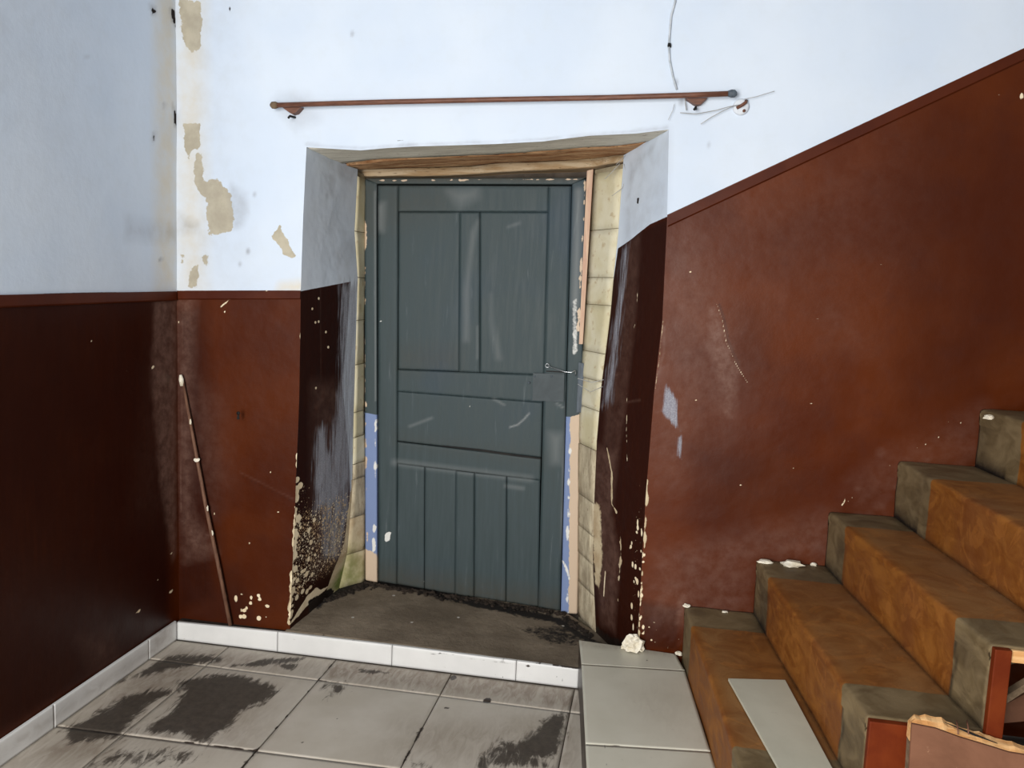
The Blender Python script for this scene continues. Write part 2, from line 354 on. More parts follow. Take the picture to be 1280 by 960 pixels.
def marks_front(s):
    P = s.poly; L = s.line; B = s.blob
    z = lambda pts, sc=440/1056: [(x*sc, y*sc) for x, y in pts]
    P('beige', z([(537, 0), (600, 10), (605, 60), (598, 150), (575, 160), (560, 140), (545, 80), (540, 50)]), .014)
    P('beige', z([(546, 372), (598, 372), (600, 440), (575, 455), (567, 480), (552, 440)]), .008)
    P('beige', z([(585, 460), (605, 460), (612, 540), (650, 540), (690, 580), (700, 640), (700, 690), (630, 705), (618, 640), (628, 620), (610, 590), (585, 545)]), .014)
    P('dirt', z([(690, 545), (740, 580), (745, 640), (730, 680), (700, 690), (680, 600)]), .02, .38)
    P('beige', z([(812, 708), (838, 678), (892, 772), (850, 765), (835, 735)]), .007)
    P('beige', z([(572, 800), (596, 795), (592, 860), (565, 862)]), .012)
    P('beige', z([(598, 770), (620, 755), (636, 780), (630, 805), (605, 800)]), .014, .62)
    P('beige', z([(541, 750), (548, 750), (552, 790), (542, 795)]), .01, .7)
    P('stain', z([(840, 855), (905, 848), (905, 872), (835, 872)]), .03, .9)
    P('stain', z([(536, 0), (610, 0), (615, 870), (536, 870)]), .05, .55)
    P('stain', z([(536, 240), (598, 250), (596, 370), (536, 370)]), .02, .5)
    P('dirt', z([(536, 640), (600, 670), (600, 700), (536, 700)]), .04, .5)
    P('dirt', z([(536, 0), (700, 0), (700, 870), (536, 870)]), .15, .18)  # evenly greys the full-height strip beside the corner
    B('dark', 287, 11, 1.2, 3)
    for x, y, r in [(318, 243, 1.5), (310, 314, 2), (300, 330, 1.5), (440, 42, 1.5), (845, 103, 2), (852, 126, 3), (886, 181, 1)]: B('dirt', x, y, r, r*1.5, .008, .7)
    P('dirt', [(350, 118), (385, 118), (400, 150), (370, 160), (340, 130)], .03, .25)
    P('dirt', [(822, 162), (838, 160), (836, 250), (834, 262), (830, 262)], .02, .2)
    L('dirt', [(384, 180), (450, 186), (522, 181), (620, 178), (700, 173), (790, 165), (833, 160)], .006, .008, .5, .01)
    L('dark', [(497, 176), (505, 175)], .004, .004, .8); L('dark', [(752, 172), (760, 171)], .004, .004, .8)
    dado_front(s)
    # left piece of dado
    P('haze', [(222, 368), (242, 370), (240, 480), (240, 640), (270, 690), (232, 700), (225, 560)], .04, .7)
    P('haze', [(235, 470), (275, 500), (285, 600), (265, 640), (240, 560)], .08, .30)
    P('brown', [(205, 370), (262, 372), (270, 500), (285, 760), (205, 790)], .10, .85)
    P('brown', [(200, 355), (385, 355), (380, 800), (200, 800)], .02, .32); P('brown', [(205, 690), (300, 700), (340, 790), (205, 790)], .08, .6)
    L('white', [(276, 384), (288, 374), (302, 370), (334, 364)], .010, .006, .85, .006)
    L('haze', [(229, 380), (228, 470), (226, 640)], .008, .004, .8); L('haze', [(226, 650), (245, 664), (262, 670)], .008, .006, .8)
    L('brown', [(300, 594), (370, 628)], .004, .006, .8); L('haze', [(300, 590), (368, 624)], .003, .005, .4)
    rnd = random.Random(3)
    for x, y in [(224, 403), (281, 390), (338, 590), (268, 642), (312, 679), (348, 640)]: B('white', x, y, 1.2, 1.6, .004, .9)
    for i in range(16): B('white', rnd.uniform(300, 335), rnd.uniform(742, 775), rnd.uniform(1, 3.2), rnd.uniform(1, 3.2), .006, rnd.uniform(.7, 1))
    B('white', 295, 748, 2.5, 5, .008, .8)
    # chipped arris of the left reveal
    for y in (571, 581): B('white', 374, y, 4, 7, .006)
    for i in range(44):
        t = rnd.random(); y = 600+t*178; B('white', 375.5-8*(t+.1)-rnd.uniform(-1.5, 3), y, rnd.uniform(1.5, 4), rnd.uniform(1.5, 6), .006, rnd.uniform(.7, 1))
    L('cream', [(377, 400), (376, 500), (374, 560)], .004, .005, .8)
    for y in (420, 484, 560): B('cream', 376.5, y, 2, 6, .006)
    L('cream', [(362, 778), (366, 700), (371, 640)], .012, .008, .85, .02)
    # right side
    P('haze', [(836, 300), (870, 290), (905, 360), (930, 470), (905, 540), (885, 520), (860, 560), (838, 600), (822, 560), (826, 440)], .10, .38)
    P('haze', [(836, 280), (1120, 150), (1120, 330), (960, 380), (900, 300), (836, 330)], .2, .16)
    P('haze', [(885, 380), (900, 390), (925, 465), (915, 520), (903, 520), (895, 470), (880, 430)], .03, .95)
    P('haze', [(820, 690), (1040, 640), (1040, 700), (940, 705), (935, 770), (830, 780), (808, 770)], .06, .45)
    P('haze', [(1120, 560), (1230, 505), (1228, 580), (1070, 640), (1060, 600)], .05, .28)
    P('haze', [(1000, 380), (1060, 370), (1090, 440), (1030, 430)], .08, .22)
    P('brown', [(1125, 150), (1300, 60), (1300, 480), (1220, 510), (1125, 520), (1110, 300)], .12, .30)
    P('brown', [(870, 560), (960, 560), (1010, 600), (1000, 650), (880, 660)], .10, .35)
    P('brown', [(924, 380), (960, 380), (970, 470), (930, 480)], .06, .2)
    P('brown', [(800, 750), (850, 760), (850, 815), (800, 812)], .02, .6)
    P('haze', [(842, 738), (862, 738), (858, 780), (845, 780)], .02, .8)
    L('white', [(896, 380), (903, 400), (908, 428), (920, 455), (934, 478)], .003, .006, .95); L('brown', [(899, 380), (906, 402), (911, 428), (924, 457)], .005, .004, .9)
    P('streak', [(833, 480), (846, 500), (850, 540), (840, 528), (826, 515)], .010, .75); L('dark', [(828, 518), (842, 527), (851, 543)], .003, .003, .75)
    P('streak', [(846, 545), (852, 545), (851, 575), (846, 570)], .008, .7)
    L('haze', [(822, 470), (830, 440), (830, 410)], .01, .008, .8)
    for x, y in [(992, 586), (1102, 330), (1022, 398), (1068, 374), (926, 606), (1040, 597), (1212, 452), (1248, 118), (1258, 308), (870, 500), (889, 498), (1014, 504), (863, 340)]: B('white', x, y, 1.6, 1.1, .004, .9)
    L('white', [(1052, 632), (1056, 626), (1057, 622)], .006, .004, .85)
    L('white', [(1129, 250), (1136, 263)], .003, .004, .6); B('white', 1277, 120, 3, 5, .006, .8)
    for i in range(26): B('white', rnd.uniform(798, 806), rnd.uniform(600, 800), rnd.uniform(1, 2.4), rnd.uniform(1.5, 5), .005, rnd.uniform(.6, .95))
    L('cream', [(829, 400), (826, 430), (824, 450), (819, 487)], .006, .006, .7)
    L('cream', [(809, 600), (805, 690), (799, 780), (798, 800)], .008, .008, .8, .015)
    for i in range(46): B('white', rnd.uniform(1060, 1240), 0, 1, 1, .004, 0) if False else None
    for i in range(30):
        t = rnd.random(); x = 1060+t*175; B('white', x, 650-t*140-rnd.uniform(0, 30), rnd.uniform(.6, 1.6), rnd.uniform(.6, 1.6), .004, rnd.uniform(.5, .9))
    for i in range(22): B('white', rnd.uniform(806, 853), rnd.uniform(765, 812), rnd.uniform(.8, 2.2), rnd.uniform(.8, 1.8), .005, rnd.uniform(.5, .9))
    for i in range(14): B('haze', rnd.uniform(1060, 1235), rnd.uniform(560, 690), 5, 4, .02, .6)

XE = 5.0
def make_front():
    wall = None
    specs = []
    na, nb_, nc, nd = 90, 200, 400, 420
    zz = np.linspace(0, ZT, nd)
    # left of the opening
    zc = zz; xl = XL(np.minimum(zc, sf[0, 2])); u = np.linspace(0, 1, na)[:, None]
    X = XC+(xl[None]-XC)*u; Z = np.repeat(zc[None], na, 0)
    specs.append((X, Z))
    # above
    x = np.linspace(XL(sf[0, 2]), XR(sf[-1, 2]), nb_)[:, None]; v = np.linspace(0, 1, 110)[None]
    X = np.repeat(x, 110, 1); zs = ZS(x); specs.append((X, zs+(ZT-zs)*v))
    xr = XR(np.minimum(zc, sf[-1, 2])); u = np.linspace(0, 1, nc)[:, None]**1.25
    X = xr[None]+(XE-xr[None])*u; specs.append((X, np.repeat(zc[None], nc, 0)))
    obs = []
    for i, (X, Z) in enumerate(specs):
        Y = WY+rel(X, Z)
        P = np.stack([X, Y, Z], -1)
        s = Surf(P[::1], (0, WY, 0), (1, 0, 0), (0, 0, 1)); marks_front(s); obs.append(s)
    return obs
front = make_front()
wall_back = front[1].build('wall_back', PLASTER); tag(wall_back, 'white plaster wall with red-brown dado, pierced by the grey door recess', None, None, 'structure')
front[0].build('wall_panel', PLASTER, wall_back); front[2].build('wall_panel', PLASTER, wall_back)

def reveal(xo, xi, yo, yi, nu, nv, zlo, dirm):
    t = np.linspace(0, 1, nu)[:, None]; v = np.linspace(0, 1, nv)[None]
    # top follows the soffit
    xt = xo(2.3)+(xi(2.3)-xo(2.3))*t; y = yo+(yi-yo)*t; top = soff(xt, y)+.01
    Z = zlo+(top-zlo)*v; X = xo(Z)+(xi(Z)-xo(Z))*t; Y = np.repeat(y, nv, 1)
    b = .005*fbm(Y*4+3, Z*2.5, 21, 3)*np.sin(np.pi*t)+.0015*fbm(Y*25, Z*25, 23, 2)*np.sin(np.pi*t)
    Y[0] = WY+rel(X[0], Z[0])-.0005; return np.stack([X+b*dirm, Y, Z], -1)
# ---- left reveal
PL = reveal(XL, XLi, WY, IYL, 90, 420, .03, -1)
ul = np.array([XLi(1.2)-XL(1.2), IYL-WY, 0]); ul /= np.linalg.norm(ul)
sl = Surf(PL, (XL(1.2), WY, 1.2), ul, (0, 0, 1))
P = sl.poly; L = sl.line; B = sl.blob; rnd = random.Random(11)
P('dirt', [(375, 185), (450, 215), (448, 350), (375, 365)], .05, .08)  # slight even grey over the whole white face
P('dirt', [(385, 185), (446, 213), (440, 232), (410, 214)], .02, .35)
P('dirt', [(400, 215), (418, 215), (420, 250), (406, 248)], .02, .3)
P('dirt', [(415, 315), (447, 290), (447, 350), (420, 355)], .02, .28)
P('dado', [(360, 366.5), (378, 363.5), (437, 352), (433, 420), (428, 480), (436, 560), (440, 640), (432, 700), (425, 745), (400, 800), (340, 820)], .010)
P('brown', [(360, 360), (450, 350), (440, 790), (350, 790)], .02, .95)
P('streak', [(424, 356), (449, 350), (447, 520), (440, 600), (418, 640), (396, 640), (394, 560), (400, 540), (412, 560), (425, 470)], .05, .74)
P('streak', [(396, 535), (408, 532), (410, 600), (402, 625), (396, 610)], .04, .9)
P('streak', [(400, 620), (436, 560), (440, 640), (428, 700), (405, 700)], .03, .56)
P('haze', [(390, 480), (442, 480), (440, 700), (395, 720)], .05, .45)
P('chips', [(362, 640), (440, 610), (440, 690), (420, 720), (395, 735), (364, 775)], .05, .74)
P('cream', [(412, 650), (436, 630), (434, 700), (414, 715), (404, 690)], .05, .46)
P('chips', [(404, 640), (436, 630), (432, 700), (408, 712)], .03, .66)
P('chips', [(366, 600), (392, 600), (392, 700), (366, 700)], .05, .52)
P('cream', [(440, 600), (450, 600), (450, 745), (418, 745), (424, 715), (434, 680)], .01)
P('green', [(441, 690), (446, 680), (452, 742), (420, 742), (430, 722)], .03, .95)
P('white', [(366, 786), (378, 768), (392, 746), (403, 736), (410, 738), (420, 735), (412, 744), (400, 752), (385, 768)], .010, .95)
P('dark', [(393, 752), (424, 737), (430, 740), (426, 760), (396, 770)], .015, .8)
for x, y in [(398, 373), (398, 402), (390, 386), (410, 434), (395, 485), (394, 403), (407, 415)]: B('white', x, y, 1.3, 1.8, .004, .9)
for i in range(40): t = rnd.random(); B('white', 372-6*t+rnd.uniform(0, 6), 600+175*t, rnd.uniform(1.5, 3.5), rnd.uniform(2, 6), .006, rnd.uniform(.6, 1))
for i in range(26): B('white', rnd.uniform(372, 398), rnd.uniform(640, 760), rnd.uniform(1.2, 2.6), rnd.uniform(1.5, 4), .005, rnd.uniform(.6, 1))
L('haze', [(400, 360), (401, 480)], .003, .004, .4)
rl = sl.build('door_reveal', PLASTER, wall_back); tag(rl, 'left side of the door recess, blistered paint and green damp below')
# ---- right reveal
PR = reveal(XR, XRi, WY, IYR, 90, 420, .03, 1)
ur = np.array([XRi(1.2)-XR(1.2), IYR-WY, 0]); ur /= np.linalg.norm(ur)
sr = Surf(PR, (XR(1.2), WY, 1.2), -ur, (0, 0, 1))
P = sr.poly; L = sr.line; B = sr.blob
P('dirt', [(775, 200), (838, 165), (834, 270), (775, 305)], .05, .26)  # even grey over the whole white face
P('dirt', [(778, 200), (820, 172), (815, 190), (790, 215), (782, 250), (775, 250)], .03, .45)
P('dirt', [(772, 260), (784, 250), (784, 300), (772, 305)], .03, .35)
P('dark', [(790, 247), (793, 247), (792, 255), (790, 254)], .004, .75)
P('dado', [(850, 262), (833, 270), (808, 280), (779, 301), (765, 310), (700, 900), (860, 900)], .008)
P('brown', [(850, 262), (760, 300), (700, 900), (860, 900)], .02, .92)
P('haze', [(779, 300), (795, 292), (790, 400), (782, 520), (775, 560), (755, 560), (760, 430)], .02, .33)
P('streak', [(771, 310), (781, 302), (774, 400), (765, 500), (752, 510), (758, 460)], .04, .62)
P('haze', [(745, 560), (775, 560), (765, 640), (775, 700), (765, 790), (745, 780)], .03, .60)
L('white', [(796, 298), (793, 330), (791, 400), (786, 420), (783, 480), (784, 540), (786, 600)], .0035, .004, .68, .006)
L('cream', [(760, 560), (766, 590), (766, 630), (772, 640)], .012, .006, .8, .01); L('cream', [(776, 650), (777, 690), (772, 750)], .012, .010, .62, .02)
L('white', [(756, 715), (752, 745)], .012, .005, .8); L('haze', [(758, 470), (775, 468)], .006, .006, .9); L('haze', [(750, 508), (800, 500)], .006, .006, .5)
P('cream', [(738, 620), (754, 625), (756, 700), (748, 750), (738, 730)], .04, .60)
P('chips', [(795, 600), (815, 600), (806, 800), (788, 800)], .02, .34)
for i in range(24): B('white', rnd.uniform(786, 804), rnd.uniform(650, 795), rnd.uniform(.8, 2), rnd.uniform(2, 6), .005, rnd.uniform(.5, .9))
P('dark', [(730, 770), (760, 790), (800, 795), (800, 820), (730, 820)], .04, .55)
P('dark', [(778, 740), (796, 745), (794, 790), (776, 790)], .03, .38)
rr = sr.build('door_reveal', PLASTER, wall_back); tag(rr, 'right side of the door recess, dark brown below the slanting paint line')
# mortar bed behind the bricks, and the brick edging on both sides
def brickside(xi, yi, xf, ys_px, lab, nrm):
    yy = ys_px; zz = []
    for (x, y) in yy: zz.append(U(x, y, 1, (yi+DY)/2)[2])
    bed = []
    z0, z1 = zz[-1], zz[0]; n = 40
    Z = np.linspace(z0-.05, z1+.02, n)
    A = np.stack([np.stack([xi(Z), np.full(n, yi), Z], -1), np.stack([xf(Z), np.full(n, DY+.01), Z], -1)])
    A[:, :, 0] += nrm*.006
    s = Surf(A, (0, 0, 0), (1, 0, 0), (0, 0, 1)); s.put('cream', np.ones(len(s.a))*.9); s.put('dirt', np.ones(len(s.a))); s.build('mortar_bed', GROUT2, wall_back)
    for i in range(len(zz)-1):
        t, b = zz[i]-.0016, zz[i+1]+.0016
        low = b < .75
        ka = random.uniform(-.003, .003)
        def pt(f, z, e): return np.array([f(z)-nrm*(.004+ka), e, z])
        q = [pt(xi, b, yi+.002), pt(xf, b, DY), pt(xf, t, DY), pt(xi, t, yi+.002)]
        # subdivide each brick face a little so that its edge is uneven
        nu, nv = 5, 7; G = np.zeros((nu, nv, 3))
        for a in range(nu):
            for c in range(nv):
                fa, fc = a/(nu-1), c/(nv-1); G[a, c] = (q[0]*(1-fa)+q[1]*fa)*(1-fc)+(q[3]*(1-fa)+q[2]*fa)*fc
                e = min(fc, 1-fc)
                G[a, c, 0] -= nrm*(.0012*min(1, e*5))+random.uniform(-.0009, .0009)
        sb = Surf(G, (0, (yi+DY)/2, 0), (1, 0, 0), (0, 0, 1)); mt = CREAM2 if low else CREAM
        if nrm < 0 and i >= len(zz)-3:
            mt = PLASTER; sb.put('cream', np.ones(len(sb.a))); sb.poly('green', [(428, 700), (441, 676), (452, 700), (458, 735), (420, 745)], .05, .62)
        sb.build('brick', mt, wall_back, thick=(nrm*.03, .01, 0))
GROUT2 = simple('dirty_mortar', (150, 138, 112), (176, 164, 138), 12, .9, .3, .5)
brickside(XRi, IYR, XRf, [(760, 214), (757, 287), (752, 347), (748, 381), (742, 440), (740, 474), (738, 510), (735, 558), (733, 622), (732, 662), (732, 697), (733, 735), (733, 780)], '', 1)
brickside(XLi, IYL, XLf, [(452, 222), (451, 290), (451, 347), (450, 400), (450, 455), (449, 514), (449, 545), (449, 578), (449, 597), (449, 645), (448, 690), (446, 733)], '', -1)
# infill between bricks and wall core behind the recess so nothing is see-through
box('wall_core', (.2, .70, -.1), (2.6, .76, 2.9), GROUT, wall_back)

# ---- soffit: three old lintel boards seen from below
yA0, yA1 = WY, .27
soP = lambda px, py: UP(px, py, (sf[0, 0], WY, sf[0, 2]), np.cross(np.array([sf[-1, 0]-sf[0, 0], 0, sf[-1, 2]-sf[0, 2]]), siL-np.array([sf[0, 0], WY, sf[0, 2]])))
def lintel(front_px, back_px, name, mat, dz, rough, lab=None, seed=0):
    yfront = seed == 1
    a = np.array([soP(*p) for p in front_px]); b = np.array([soP(*p) for p in back_px]); n = 60
    x0 = min(a[0, 0], b[0, 0]); x1 = max(a[-1, 0], b[-1, 0]); G = np.zeros((n, 9, 3))
    for i in range(n):
        t = i/(n-1); xa = a[0, 0]+(a[-1, 0]-a[0, 0])*t; xb = b[0, 0]+(b[-1, 0]-b[0, 0])*t
        pa = np.array([xa, np.interp(xa, a[:, 0], a[:, 1])+rough*fbm(xa*9, seed+1.3, seed), np.interp(xa, a[:, 0], a[:, 2])])
        pb = np.array([xb, np.interp(xb, b[:, 0], b[:, 1])+rough*fbm(xb*9, seed+7.7, seed), np.interp(xb, b[:, 0], b[:, 2])])
        for j in range(9):
            u = j/8
            if j == 0 and yfront: pa[1] = WY+float(rel(pa[0], pa[2]))+.003
            G[i, j] = pa*(1-u)+pb*u; G[i, j, 2] += dz+.006*fbm(G[i, j, 0]*5, G[i, j, 1]*16, seed, 3)
    G = G[:, ::-1]
    s = Surf(G, (0, 0, 0), (1, 0, 0), (0, 1, 0)); o = s.build(name, mat, wall_back, thick=(0, 0, .05)); 
    if lab: tag(o, lab)
    return o
lintel([(383, 183), (451, 187), (485, 184), (522, 182), (620, 179), (678, 176), (737, 169), (795, 166), (836, 161)], [(418, 206), (477, 199), (620, 193), (674, 189), (764, 183), (822, 175)], 'lintel_board', WOODS2, 0, .006, 'plaster-crusted front lintel board', 1)
lintel([(430, 208), (478, 201), (620, 195), (674, 191), (764, 185), (815, 178)], [(452, 213), (520, 211.5), (586, 209.5), (612, 206.5), (737, 200.5), (790, 193)], 'lintel_board', WOODS3, .003, .010, 'brown cracked middle lintel board', 2)
lintel([(446, 220), (530, 218.5), (586, 216.5), (640, 212.5), (737, 207.5), (786, 199)], [(450, 226), (520, 226), (620, 226), (740, 220), (782, 211)], 'lintel_board', WOODS, -.002, .006, None, 3)
prism('lintel_gap_shade', [(.45, WY+.012, sf[0, 2]+.05), (2.3, WY+.012, sf[-1, 2]+.06), (2.3, .72, sf[-1, 2]+.06), (.45, .72, sf[0, 2]+.05)], (0, 0, .12), BLACK, wall_back)  # black backing: shade in the gaps between boards, put in as colour

# ---- left wall
ny, nzz = 170, 220
yv = WY-(WY+4.2)*np.linspace(0, 1, ny)**1.15
Yg, Zg = np.meshgrid(yv, np.linspace(0, ZT, nzz), indexing='ij'); Xg = XC-.0+.006*fbm(Yg*1.6, Zg*1.6, 31, 3)*np.clip((WY-Yg)*6, 0, 1)
s = Surf(np.stack([Xg, Yg, Zg], -1)[::-1], (XC, 0, 0), (0, 1, 0), (0, 0, 1))
P = s.poly; L = s.line; B = s.blob
# everything on the left wall is measured on its own plane
zb0, zb1 = U(0, 368.5, 0, XC), U(218, 364, 0, XC)
bl = lambda y: zb0[2]+(zb1[2]-zb0[2])*(y-zb0[1])/(zb1[1]-zb0[1])
s.put('dado', np.clip(.5-(s.b-bl(s.a))/.012, 0, 1))
P('brown', [(-900, 300), (221, 300), (214, 790), (-900, 1500)], .05, .9)  # shade on this wall painted into the dado by darkening it
P('haze', [(193, 374), (221, 374), (220, 690), (216, 700), (200, 600), (190, 480)], .02, 1)
P('haze', [(195, 380), (205, 380), (200, 640), (170, 640), (190, 480)], .10, .15)
P('haze', [(100, 800), (135, 795), (145, 820), (120, 835)], .05, .35)
P('stain', [(195, -60), (221, -60), (221, 364), (195, 364)], .05, .60)
P('dirt', [(160, 275), (220, 285), (220, 300), (160, 295)], .04, .35)
P('dirt', [(-900, -400), (70, -100), (70, 150), (-900, 100)], .5, .22)  # vignette-like falloff towards the upper left, painted as grey
for pts in ([(188, 8), (194, 8), (196, 16), (191, 18)], [(213, 10), (219, 14), (220, 34), (215, 26)], [(216, 131), (219, 138), (223, 150), (222, 160), (218, 156), (217, 142)], [(204, 129), (207, 130), (206, 136)], [(193, 166), (195, 168), (193, 177), (191, 176)]):
    P('dark', pts, .005, .80); P('dirt', pts, .012, .8)
for x, y in [(106, 69), (201, 325)]: B('dirt', x, y, 2, 2, .006, 1)
for x, y, r in [(90, 380, 2), (115, 425, 2), (158, 465, 1.6), (192, 459, 2), (160, 498, 1.5), (169, 518, 1.5), (197, 724, 2), (214, 740, 2.4), (173, 765, 2.6), (214, 692, 1.5)]: B('white', x, y, r, r, .006, .95)
wall_left = s.build('wall_left', PLASTER); tag(wall_left, 'left side wall, bluish white over red-brown dado with shade painted into it', None, None, 'structure')

# ---- paint-line strips (slightly proud)
def strip(name, a, b, wd, mat, off):
    a = np.array(a); b = np.array(b); return a, b
def strip_back(name, p0, p1, wpx, lab):
    a, b = U(*p0, 1, WY), U(*p1, 1, WY); c, d = U(p1[0], p1[1]+wpx, 1, WY), U(p0[0], p0[1]+wpx, 1, WY)
    n = 60; o = []
    top = [a+(b-a)*i/(n-1) for i in range(n)]; bot = [d+(c-d)*i/(n-1) for i in range(n)]
    V = []; F = []
    for t, q in zip(top, bot):
        for p, yo in ((t, .012), (t, -.006), (q+(t-q)*.12, -.009), (q, -.004), (q, .012)):
            k = rel(p[0], p[2]); V.append((p[0], WY+k+yo, p[2]-.002))
    for i in range(n-1):
        for j in range(5): F.append([i*5+j, i*5+(j+1) % 5, (i+1)*5+(j+1) % 5, (i+1)*5+j])
    F += [list(range(5)), list(range((n-1)*5, n*5))[::-1]]
    ob = from_py(name, V, F, DADO, None, False); tag(ob, lab, None, None, 'structure'); return ob
strip_back('trim_1', (223, 364), (376, 363.5), 10, 'brown strip along the top of the short dado left of the door')
strip_back('trim_2', (835, 269), (2000, -275), 14, 'slanting brown strip along the top of the dado above the stairs')
ys = np.linspace(.02, -4.1, 40); V = []; F = []
for y in ys:
    z = bl(y); x = XC+.006*float(fbm(np.array(y*1.6), np.array(z*1.6), 31, 3))*min(1, max(0, (WY-y)*6))
    for q in ((-.02, 0), (.008, 0), (.012, -.036), (.006, -.042), (-.02, -.042)): V.append((x+q[0], y, z+q[1]))
for i in range(len(ys)-1):
    for j in range(5): F.append([i*5+j, i*5+(j+1) % 5, (i+1)*5+(j+1) % 5, (i+1)*5+j])
F += [list(range(5)), list(range((len(ys)-1)*5, len(ys)*5))[::-1]]
tag(from_py('trim_3', V, F, DADO), 'dark brown strip along the top of the left wall dado', None, None, 'structure')

# ---- floor with its tiles
fl = prism('floor', [(-.1, -4.2, -.06), (5, -4.2, -.06), (5, .1, -.06), (-.1, .1, -.06)], (0, 0, .056), GROUT); tag(fl, 'beige tiled floor with dark muddy stains', None, None, 'structure')
xs = [.005, .277, .800, 1.336, 1.882, 2.42, 2.96, 3.5, 4.04, 4.58]
def yj(k, x):                                # joints across, slightly out of square as in the photograph
    base = [-.012, -.212, -.762, -1.305, -1.85, -2.39, -2.93, -3.47, -4.01][k]
    return base+(.028*(x-1.0) if k in (2, 3) else 0)
for k in range(8):
    for i in range(len(xs)-1):
        if xs[i] > 3 and k < 3: continue
        g = .0022; x0, x1 = xs[i]+g, xs[i+1]-g; vis = (k < 3 and x1 < 2.6)
        n = max(2, int((x1-x0)/.014)) if vis else 2; mm = max(2, int((yj(k, x0)-yj(k+1, x0))/.014)) if vis else 2
        gx = np.linspace(x0, x1, n)[:, None]+np.zeros((1, mm)); t = np.linspace(0, 1, mm)[None]
        ya = np.vectorize(lambda q: yj(k+1, q))(gx)+g; yb = np.vectorize(lambda q: yj(k, q))(gx)-g
        gy = ya+(yb-ya)*t; dz = random.uniform(-.0008, .0008)
        s = Surf(np.stack([gx, gy, np.full_like(gx, dz)], -1), (0, 0, 0), (1, 0, 0), (0, 1, 0))
        if vis:
            P = s.poly; L = s.line; B = s.blob; z8 = lambda pts: [(x*.375, 680+y*.375) for x, y in pts]
            P('stain', z8([(400, 460), (440, 440), (500, 400), (560, 375), (650, 368), (740, 375), (740, 395), (650, 405), (560, 425), (470, 445)]), .05, .80)
            P('stain', z8([(205, 622), (300, 570), (430, 500), (560, 478), (580, 495), (500, 540), (440, 600), (400, 650), (240, 662)]), .05, .86)
            P('stain', z8([(590, 460), (700, 436), (800, 436), (900, 470), (935, 490), (880, 530), (800, 560), (770, 610), (690, 665), (600, 640), (470, 625), (560, 560), (610, 500)]), .05, .92)
            P('stain', z8([(280, 730), (400, 670), (640, 680), (700, 700), (640, 747), (280, 760)]), .06, .55)
            P('stain', z8([(720, 412), (900, 378), (1035, 376), (1000, 395), (860, 412)]), .03, .72); P('stain', z8([(930, 400), (1000, 398), (980, 425), (940, 420)]), .02, .75)
            z1 = lambda pts: [(400+x*.40625, 700+y*.40625) for x, y in pts]
            P('stain', z1([(640, 540), (700, 480), (765, 462), (750, 560), (720, 610), (640, 610), (560, 590)]), .04, .88)
            P('stain', z1([(470, 620), (560, 540), (640, 560), (720, 640), (480, 650)]), .05, .66)
            P('stain', z1([(0, 380), (90, 360), (100, 400), (0, 440)]), .05, .55); P('stain', z1([(110, 330), (230, 345), (220, 352), (120, 350)]), .02, .7)
            P('stain', z1([(260, 620), (340, 600), (350, 650), (260, 650)]), .04, .6)
            P('dirt', z8([(183, 610), (400, 440), (600, 330), (760, 340), (1280, 400), (1280, 460), (700, 420), (560, 520), (380, 747), (0, 747)]), .12, .8)
            P('dirt', z8([(600, 400), (950, 460), (850, 690), (300, 700)]), .1, .5)
            P('dirt', z1([(0, 300), (800, 380), (800, 470), (380, 410), (0, 370)]), .05, .95)
            P('dirt', z1([(740, 460), (800, 460), (800, 640), (720, 640)]), .03, .5)
            P('dirt', z1([(250, 500), (760, 470), (740, 640), (200, 640)]), .12, .55)
            L('dark', z1([(393, 375), (245, 640)]), .006, .006, .62, .02); L('dark', z8([(1115, 390), (800, 747)]), .004, .005, .58, .02)
            L('dark', z1([(0, 370), (380, 412)]), .004, .005, .56, .02); L('dark', z8([(183, 610), (870, 690)]), .004, .005, .62, .02)
            for x, y, r in [(z8([(1005, 660)])[0]+(3,)), (z8([(1122, 580)])[0]+(1.6,)), (z8([(1157, 669)])[0]+(1.5,)), (z8([(850, 640)])[0]+(1.6,)), (z8([(210, 590)])[0]+(1.6,)), (z1([(515, 432)])[0]+(6,)), (z1([(390, 455)])[0]+(3.5,)), (z1([(650, 325)])[0]+(3,)), (z1([(52, 487)])[0]+(2,)), (z1([(85, 568)])[0]+(1.6,)), (z1([(410, 362)])[0]+(5,)), (z1([(695, 380)])[0]+(3,)), (z8([(700, 380)])[0]+(3,)), (z8([(560, 345)])[0]+(2,))]: B('dark', x, y, r, r*.7, .008, .85)
        s.build('tile', TILE, fl, thick=(0, 0, -.03))

